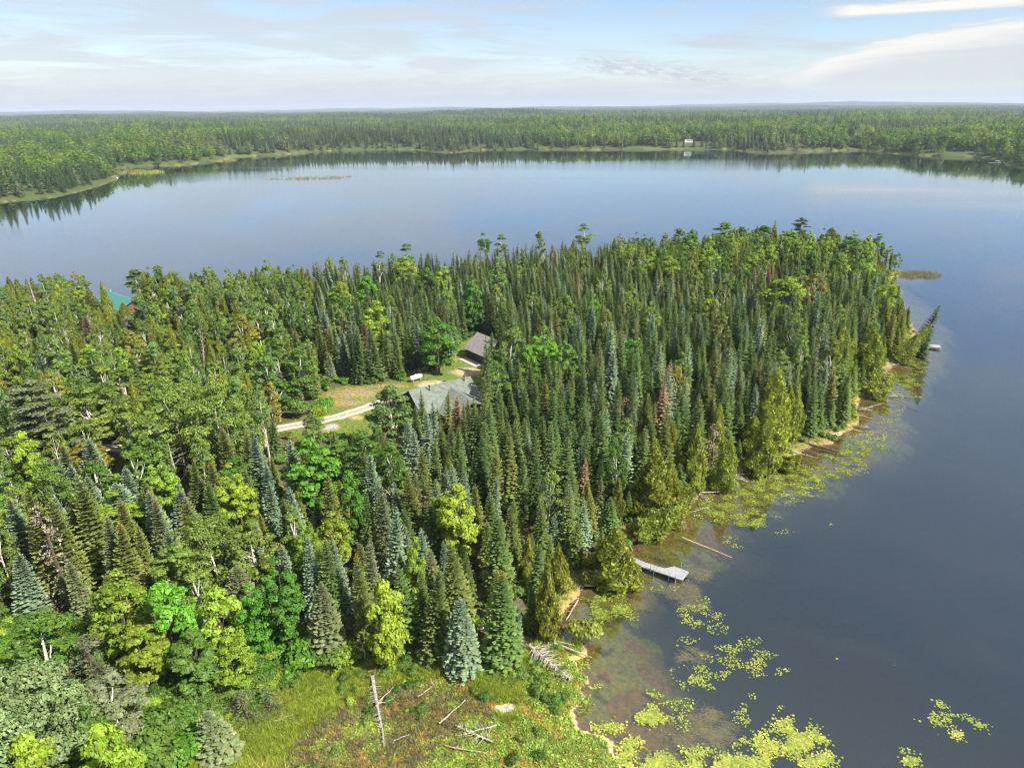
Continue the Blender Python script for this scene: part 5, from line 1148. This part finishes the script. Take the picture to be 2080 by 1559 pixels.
# garage
G0 = at(971.4, 676, 8.6); E0 = at(941, 709, 5.3); E1 = at(979, 726, 5.3); L2, th2 = frame2(E0, E1)
nv = np.array([-math.sin(th2), math.cos(th2)]); hs2 = float(abs((G0[:2]-E0[:2]) @ nv)); hs2 = min(max(hs2, 3.2), 5.2)
gar = empty('garage', (E0[0]+nv[0]*hs2, E0[1]+nv[1]*hs2, gz(E0[0]+2, E0[1])+.02), th2); tag(gar, 'small garage with brown-grey roof, dark doors and pale concrete apron in front', 'garage')
r2 = MB(); gable_roof(r2, 0, 8.6, hs2, 5.5, 2.35); r2.build('roof', SHING2, gar)
w2 = MB(); wall_gable(w2, .45, 8.1, hs2-.55, 5.5, 2.35+.33); w2.build('wall', DARKWALL, gar)
for x_ in (1.1, 4.5):
    q = MB(); q.box(x_, x_+2.7, -(hs2-.55)-.06, -(hs2-.55)-.003, .02, 2.1); q.build('garage_door', NAVY, gar)
q = MB(); q.box(.3, 8.0, -(hs2+1.7), -(hs2-.5), -.25, .07); q.build('apron', CONC, gar)
# green-roofed cabin near the left skyline
GREENM = mat('green_metal_roof', (.06, .24, .20), .35, (.09, .30, .26), 2, metal=.3); LOG = mat('red_brown_logs', (.26, .10, .06), .7, (.17, .06, .035), 3, stretch=(1, 1, 7)); DECKW = mat('grey_deck_boards', (.42, .37, .33), .8, (.32, .28, .25), 4)
a_, b_ = at(210, 568, 8.6), at(264, 588.5, 8.6); L3, th3 = frame2(a_, b_)
gc = empty('green_roof_cabin', (a_[0], a_[1], gz(a_[0], a_[1])-.1), th3); tag(gc, 'red-brown log cabin with a green metal roof behind cedars at the left', 'cabin')
r3 = MB(); gable_roof(r3, 0, L3, 5.2, 5.6, 2.7, .1); r3.build('roof', GREENM, gc)
w3 = MB(); wall_gable(w3, .6, L3-.8, 4.5, 5.6, 3.1); w3.build('wall', LOG, gc)
q = MB(); q.box(L3-2.4, L3+1.6, -4.3, -1.2, .7, .9); q.build('deck', DECKW, gc)
for x_, y_ in ((L3+1.45, -4.1), (L3+1.45, -1.4), (L3+1.45, -2.8)):
    q = MB(); q.box(x_-.07, x_+.07, y_-.07, y_+.07, -.3, 1.9); q.build('deck_post', DECKW, gc)
q = MB(); q.box(L3+1.4, L3+1.5, -4.1, -1.4, 1.8, 1.9); q.build('deck_rail', DECKW, gc)
for yy in (-2.4, .9):
    q = MB(); q.box(L3-.797, L3-.74, yy-.6, yy+.6, 1.2, 2.4); q.build('window', GLASS, gc)
q = MB(); q.tube([[2.6, .5, 4.9], [2.6, .5, 6.3]], .2, 8); q.build('stove_pipe', DEADW, gc)
# small white cabin on the far shore
WHITE = mat('white_boards', (.80, .80, .78), .6, (.72, .72, .70), 3); ROOFG = mat('grey_far_roof', (.20, .20, .20), .8)
p = at(1404, 301, 0); wcn = empty('white_cabin', (p[0], p[1]+16, gz(p[0], p[1]+16)-.1), .05); wcn.scale = (.75, .75, .72); tag(wcn, 'small white cabin with a grey gable roof on the far shore', 'cabin')
q = MB(); wall_gable(q, -6, 6, 3.6, 6.4, 3.9); q.build('wall', WHITE, wcn)
q = MB(); gable_roof(q, -6.5, 6.5, 4.2, 6.4, 3.4); q.build('roof', ROOFG, wcn)
q = MB(); q.box(-9.5, -5.9, -3.4, -.5, 0, 5.6); q.box(-9.8, -5.6, -3.7, -.2, 5.6, 5.8); q.build('porch', WHITE, wcn)
for x_ in (-3.5, 0, 3.5):
    q = MB(); q.box(x_-.6, x_+.6, -3.66, -3.603, 1.4, 2.6); q.build('window', GLASS, wcn)

# ------------------------------------------------------------------ propane tank
TANK = mat('white_tank_paint', (.82, .82, .82), .35); p = at(845, 768, 3.9); a_ = at(833, 771, 3.9); b_ = at(857, 764, 3.9); Lt, tht = frame2(a_, b_); Lt = min(max(Lt, 2.8), 3.6)
tk = empty('propane_tank', (p[0], p[1], gz(p[0], p[1])), tht); tag(tk, 'white horizontal propane tank lying on short legs at the forest edge', 'propane tank')
b = MB(); xs = np.array([-1, -.97, -.9, -.8, .8, .9, .97, 1])*Lt/2; rr = np.array([.12, .32, .46, .52, .52, .46, .32, .12]); b.tube(np.column_stack([xs, 0*xs, 0*xs+.95]), rr, 16); b.build('vessel', TANK, tk, True)
b = MB(); b.tube([[0, 0, 1.4], [0, 0, 1.58]], .17, 12); b.build('valve_dome', TANK, tk)
for s in (-.6, .6): b = MB(); b.box(s*Lt/2-.07, s*Lt/2+.07, -.35, .35, -.15, .55); b.build('leg', DECKW, tk)

# ------------------------------------------------------------------ docks
DOCKM = mat('pale_dock_boards', (.33, .33, .345), .7, (.25, .25, .27), 2.5, stretch=(1, 1, 1), bump=.2); POSTM = mat('steel_posts', (.45, .45, .47), .5, metal=.6); BLUEP = mat('blue_bumper', (.04, .14, .50), .5)
c0 = at(1345, 1160, 0); dk = empty('dock', (c0[0], c0[1], 0)); tag(dk, 'long pale dock with a widened end platform and standing posts', 'dock')
def lp(pts, z, o): return np.array([at(x, y, z)-np.array([o[0], o[1], 0]) for x, y in pts])
Z_ = .55
wl = lp([(1262,1121),(1266,1126),(1306,1151),(1330,1158.5),(1336,1149.5),(1312,1142)], Z_, c0)
b = MB(); b.slab(wl[::-1][[5,0,1,2,3,4]] if False else wl[[0,1,2,3,4,5]], .16); b.build('walkway', DOCKM, dk)
pl = lp([(1330.4,1158.7),(1386,1177.5),(1399,1160.5),(1369,1149),(1351,1153.5),(1336.4,1149.7)], Z_, c0)
b = MB(); b.slab(pl, .16); b.build('platform', DOCKM, dk)
for i in range(8):     # gaps between boards as thin battens standing just proud
    t = (i+.5)/8; a1 = pl[0]*(1-t)+pl[1]*t; a2 = pl[5]*(1-t)+pl[2]*t if i < 0 else pl[4]*(1-t)+pl[2]*t
    d = (a2-a1); b = MB(); nrm2 = np.array([-d[1], d[0], 0])/np.hypot(d[0], d[1])*.018; s0, s1 = a1+d*.03, a1+d*.94
    b.slab([s0-nrm2+[0, 0, .006], s1-nrm2+[0, 0, .006], s1+nrm2+[0, 0, .006], s0+nrm2+[0, 0, .006]][::-1], .004); b.build('board_joint', DECKW, dk)
for px, py, hh, mt in ((1358,1175,1.05,BLUEP),(1372,1180,1.05,POSTM),(1321,1158,.85,POSTM),(1328,1161,.85,POSTM),(1383,1153,.95,POSTM),(1390,1156.5,.8,POSTM),(1396,1159,.8,POSTM)):
    p = at(px, py, .3); b = MB(); b.tube([[p[0]-c0[0], p[1]-c0[1], -1.0], [p[0]-c0[0], p[1]-c0[1], .35+hh]], .045, 7); b.build('post', POSTM, dk)
    if mt is BLUEP: b = MB(); b.tube([[p[0]-c0[0], p[1]-c0[1], .2], [p[0]-c0[0], p[1]-c0[1], .75]], .07, 8); b.build('bumper', BLUEP, dk)
def small_dock(px, py, L, W_, rz, label, z=.6, boat=False):
    p = at(px, py, z); e = empty('small_dock', (p[0], p[1], 0), rz); tag(e, label, 'dock'); b = MB(); b.box(-L/2, L/2, -W_/2, W_/2, z-.15, z); b.build('platform', DOCKM, e)
    b = MB(); b.box(-L/2-L*.9, -L/2-.003, -.6, .6, z-.16, z-.01); b.build('walkway', DOCKM, e)
    for sx in (-1, 1):
        for sy in (-1, 1): b = MB(); b.tube([[sx*(L/2-.2), sy*(W_/2+.05), -1.2], [sx*(L/2-.2), sy*(W_/2+.05), z+.25]], .06, 6); b.build('post', POSTM, e)
small_dock(1896, 702, 3.2, 2.4, -.35, 'small white dock end poking out under the leaning cedar at the headland tip')
small_dock(92, 397.5, 6, 3.2, -.25, 'pale dock at the left shore below the big dark spruce')
small_dock(212, 369, 4.5, 2.5, .5, 'low pale dock on the left shore between two others')
small_dock(2014, 330, 5, 3, 2.9, 'white dock on the far right shore near the dark point')
def rowboat(px, py, L, rz, label, cover=False, z=0.0, flip=False, zoff=0.0):
    p = at(px, py, z); e = empty('boat', (p[0], p[1], zoff if not flip else gz(p[0], p[1])+.55), rz); tag(e, label, 'boat')
    b = MB(); N = 11; rows = []
    for i in range(N):
        t = i/(N-1); x = (t-.5)*L; wd = L*.17*(math.sin(math.pi*min(1, t*.62+.28)))*(1 if t < .97 else .15) if t > 0 else L*.13; dp = -.25-.1*math.sin(math.pi*t)
        sheer = .35+.25*t*t; rows.append([[x, -wd, sheer], [x, -wd*.72, dp], [x, 0, dp-.06], [x, wd*.72, dp], [x, wd, sheer]])
    V = np.array(rows).reshape(-1, 3); Fc = [[i*5+j, i*5+j+1, (i+1)*5+j+1, (i+1)*5+j] for i in range(N-1) for j in range(4)]
    if flip: V[:, 2] *= -1
    b.add(V, Fc); b.f += [[4, 3, 2, 1, 0]]; b.mi += [0]; b.build('hull', WHITE, e)
    for t in (.3, .55, .8):
        q = MB(); x = (t-.5)*L; zz = .18*(-1 if flip else 1); wd = L*.13; q.box(x-.14, x+.14, -wd, wd, zz-.02, zz+.02); q.build('bench', DECKW, e)
    if cover:
        q = MB(); q.box(-L*.3, L*.3, -L*.16, L*.16, 1.7, 1.8); q.build('canopy', WHITE, e)
        for sx in (-1, 1):
            for sy in (-1, 1): q = MB(); q.tube([[sx*L*.28, sy*L*.14, .3], [sx*L*.28, sy*L*.14, 1.7]], .05, 5); q.build('canopy_post', POSTM, e)
rowboat(232, 362, 6.5, .3, 'white canopied pontoon-like boat moored at the left shore', True)
rowboat(2008, 319, 7, .1, 'white boat pulled up on the far right shore')
rowboat(2026, 330.5, 7, 0, 'white canopied boat moored beside the far right dock', True)
rowboat(986, 1281, 2.4, 1.2, 'small white overturned boat peeking out right of the blue-green meadow fir', z=.6, flip=True)

# ------------------------------------------------------------------ fallen trees and logs
def log_(p0, p1, r0, r1, m, label, name='fallen_log', br=0, bl=.8, seed=1, rootball=False, sub=0, up=.5):
    g = np.random.default_rng(seed); p0, p1 = np.array(p0), np.array(p1)
    if inpoly1(p0[0], p0[1], MARSH): p0[2] += .45; p1[2] += .45; r0 *= 1.4; r1 *= 1.3
    e = empty(name, p0); tag(e, label, 'fallen tree' if br > 8 else 'log')
    d = p1-p0; L = np.linalg.norm(d); u = d/L; mid = d*.5+[0, 0, g.normal()*.06]; b = MB(); b.tube([[0, 0, 0], d*.25+g.normal(size=3)*.04, mid, d*.78+g.normal(size=3)*.05, d], [r0, r0*.85+r1*.15, (r0+r1)/2, r0*.2+r1*.8, r1], 7); b.build('stem', m, e)
    if br:
        b = MB(); side = np.cross(u, [0, 0, 1.]); side /= np.linalg.norm(side)
        for i in range(br):
            t = g.uniform(.08, .98); a = g.uniform(-.3, 3.44); o = side*math.cos(a)+np.array([0, 0, 1])*abs(math.sin(a))*up+u*g.uniform(.1, .7); l_ = bl*(1.15-t)*g.uniform(.5, 1.2)+.15
            q0 = d*t; q1 = q0+o*l_; b.tube([q0, (q0+q1)/2+g.normal(size=3)*.06*l_, q1], [.030*bl+.008, .018*bl+.005, .006], 4, cap=False)
            for k in range(sub): qs = q0+(q1-q0)*g.uniform(.4, .9); b.tube([qs, qs+unit(o+g.normal(size=3)*.6)*l_*.35], [.010, .004], 3, cap=False)
        b.build('branches', m, e)
    if rootball:
        b = MB()
        for i in range(9): q1 = -u*g.uniform(.1, .4)+g.normal(size=3)*.45; b.tube([[0, 0, 0], q1*.6, q1], [.09, .06, .02], 4)
        b.build('roots', DARKW, e)
    return e
Q = lambda x, y, z: at(x, y, z)
log_(Q(757,1380,.6), Q(781,1522,.35), .16, .04, DEADW, 'long pale fallen snag with short stubs lying across the marsh', br=110, bl=.7, seed=2, rootball=True)
log_(Q(764,1440,.6), Q(800,1400,.9), .06, .02, DEADW, 'forked grey limb sticking out right of the long marsh snag', name='broken_branch', br=7, bl=.7, seed=3)
log_(Q(766,1437,.5), Q(801,1425,.7), .05, .015, DEADW, 'lower of two grey limbs right of the long marsh snag', name='broken_branch', br=5, bl=.5, seed=4)
log_(Q(1010,1478,.3), Q(930,1500,.4), .05, .02, DEADW, 'lower bleached branchy top at the leafy mat', br=20, bl=1.1, seed=21)
log_(Q(905,1520,.3), Q(990,1535,.4), .05, .02, PINKW, 'thin bent brown pole low in the marsh', br=5, bl=.6, seed=22)
log_(Q(560,1470,.3), Q(600,1455,.4), .04, .02, DEADW, 'small pale stick in the meadow grass', br=4, bl=.5, seed=23)
log_(Q(852,1343,.5), Q(880,1397,.35), .16, .06, PINKW, 'pinkish-brown fallen log at the top of the brown marsh', br=8, bl=1.2, seed=5)
log_(Q(892,1475,.3), Q(946,1427,.5), .07, .03, DEADW, 'thin straight grey pole lying in the brown marsh')
log_(Q(800,1510,.3), Q(832,1497,.4), .05, .03, DEADW, 'short pale stick low in the brown marsh')
log_(Q(1000,1512,.3), Q(925,1478,.5), .07, .02, DEADW, 'bleached branchy top lying at the leafy mat', br=26, bl=1.3, seed=7)
log_(Q(850,1420,.3), Q(880,1398,.4), .05, .02, PINKW, 'crooked brown stick below the pinkish log')
log_(Q(745,1350,.5), Q(738,1310,3.6), .10, .02, DEADW, 'leaning pale snag top behind the marsh snag', name='broken_snag', br=14, bl=.5, seed=8)
log_(Q(790,1362,.4), Q(764,1297,4.2), .12, .02, DEADW, 'tall slanting grey dead spruce with drooping twigs at the meadow edge', name='leaning_dead_spruce', br=90, bl=.9, seed=9, up=-.2, sub=2)
log_(Q(1075,1316,.9), Q(1159,1386,.1), .14, .03, DEADW, 'white skeleton of a fallen spruce with dense ribs of branches on the bank', name='fallen_spruce_skeleton', br=110, bl=1.9, seed=10, sub=1, up=.25)
e = log_(Q(1112,1306,.5), Q(1202,1341,.05), .11, .04, DEADW, 'white forked log sliding into the dark water')
b = MB(); d = Q(1167,1316,.4)-Q(1112,1306,.5); b.tube([[.1, 0, 0], d*.5+[0, 0, .1], d], [.08, .06, .03], 6); b.build('fork', DEADW, e)
log_(Q(1187,1187,.5), Q(1248,1189,.08), .16, .10, PINKW, 'short brown log from the bank into the water left of the dock', rootball=True)
log_(Q(1386,1091,.35), Q(1487,1132,.0), .13, .07, PINKW, 'long bare log floating right of the dock')
log_(Q(1175,1215,.3), Q(1150,1258,.3), .12, .06, PINKW, 'brown split log on the bank beside the willow bush', br=6, bl=.8)
log_(Q(1160,1225,.3), Q(1182,1212,.5), .10, .05, DARKW, 'short dark stump wood beside the split log')
log_(Q(1140,1278,.8), Q(1132,1300,.1), .15, .08, DARKW, 'dark root snag under the willow bush', br=16, bl=1.0, seed=14, rootball=True)
for i, (a1, a2, r_, m_, br_, lab) in enumerate((
 ((1275,1082),(1338,1098),.12,DARKW,60,'tangle of dark bare branches beneath the leaning cedar'),
 ((1268,1090),(1285,1118),.10,PINKW,4,'rusty-brown log at the foot of the leaning cedar'),
 ((1420,1000),(1488,998),.10,DEADW,18,'bleached log with short limbs at the left end of the weedy bay'),
 ((1425,985),(1470,975),.09,DEADW,16,'grey driftwood on the bank above the bleached log'),
 ((1440,1030),(1400,1040),.07,DEADW,14,'white twiggy driftwood beside the yellow cedar sprays'),
 ((1490,965),(1555,957),.06,DEADW,8,'long thin pale pole in the weedy bay'),
 ((1520,960),(1590,968),.05,DEADW,6,'lower thin pale pole in the weedy bay'),
 ((1545,948),(1612,945),.08,PINKW,8,'brown driftwood along the middle bay bank'),
 ((1612,918),(1662,930),.08,DEADW,10,'pale driftwood left of the dark log heap'),
 ((1640,900),(1706,918),.22,DARKW,46,'dark sodden log heap reaching into the lily bay'),
 ((1650,908),(1712,925),.14,DARKW,40,'lower log of the dark sodden heap'),
 ((1735,872),(1752,876),.10,PINKW,0,'short log on the sandy patch'),
 ((1742,842),(1775,850),.07,PINKW,6,'brown log poking from the right bank'),
 ((1745,832),(1790,820),.08,DEADW,22,'bleached branchy driftwood on the right bank'),
 ((1757,803),(1872,806),.11,DEADW,80,'long fallen tree with fine bare branches lying on the water'),
 ((1770,790),(1800,798),.08,DARKW,30,'dark brush at the root of the long fallen tree'),
 ((1800,745),(1840,735),.07,DEADW,16,'pale driftwood under the headland tip'),
 ((1835,722),(1872,716),.07,DARKW,24,'dark bare branches trailing in the water at the headland tip'),
 ((1820,812),(1865,835),.05,DARKW,8,'thin dark pole floating off the right bank'))):
    log_(Q(*a1, .35), Q(*a2, .06), r_, r_*.4, m_, lab, br=br_, bl=1.6 if br_ > 40 else .9, seed=30+i, sub=1 if br_ > 20 else 0, up=.45)
log_(Q(870,1308,.5), Q(884,1290,1.2), .12, .03, PINKW, 'bleached upturned stump with splayed roots at the meadow top', name='tree_stump', br=16, bl=1.0, seed=60)

ORD2 = ['first', 'second', 'third', 'fourth', 'fifth', 'sixth', 'seventh', 'eighth', 'ninth', 'tenth', 'eleventh', 'twelfth', 'thirteenth', 'fourteenth']
seg = np.array(near_w[19:47]); cum = np.concatenate([[0], np.cumsum(np.linalg.norm(np.diff(seg, axis=0), axis=1))])
for i in range(14):
    s_ = cum[-1]*(i+.5)/14; k_ = min(np.searchsorted(cum, s_)-1, len(seg)-2); t_ = (s_-cum[k_])/(cum[k_+1]-cum[k_]); p_ = seg[k_]+(seg[k_+1]-seg[k_])*t_; dv = unit(seg[k_+1]-seg[k_]); nv_ = np.array([dv[1], -dv[0]])
    a_ = p_-nv_*.6+dv*random.uniform(-1, 1); b_ = p_+nv_*random.uniform(1.2, 3.2)+dv*random.uniform(-2.5, 2.5)
    e = log_((a_[0], a_[1], .55), (b_[0], b_[1], .05), .09, .03, random.choice([DEADW, DARKW, PINKW, DEADW]), f'{ORD2[i]} driftwood tangle on the bank counting up from the dock to the tip', name='driftwood', br=34, bl=1.3, seed=80+i, sub=1, up=.5)
    e['group'] = 'driftwood tangles along the right shore'; e['category'] = 'driftwood'
# ------------------------------------------------------------------ haze: real air between here and the horizon
hm = bpy.data.materials.new('haze_air'); hm.use_nodes = True; n = NT(hm.node_tree)
n('ShaderNodeOutputMaterial', {'Volume': n('ShaderNodeVolumePrincipled', {'Color': (.72, .82, 1.0, 1), 'Density': HAZE_D, 'Anisotropy': 0.0}).outputs[0]})
b = MB(); H_ = 16300; b.box(-H_, H_, -H_, H_, -7, 160); hz = b.build('haze', hm); tag(hz, 'thin blue summer haze over the lake and forest', 'haze', kind='stuff')
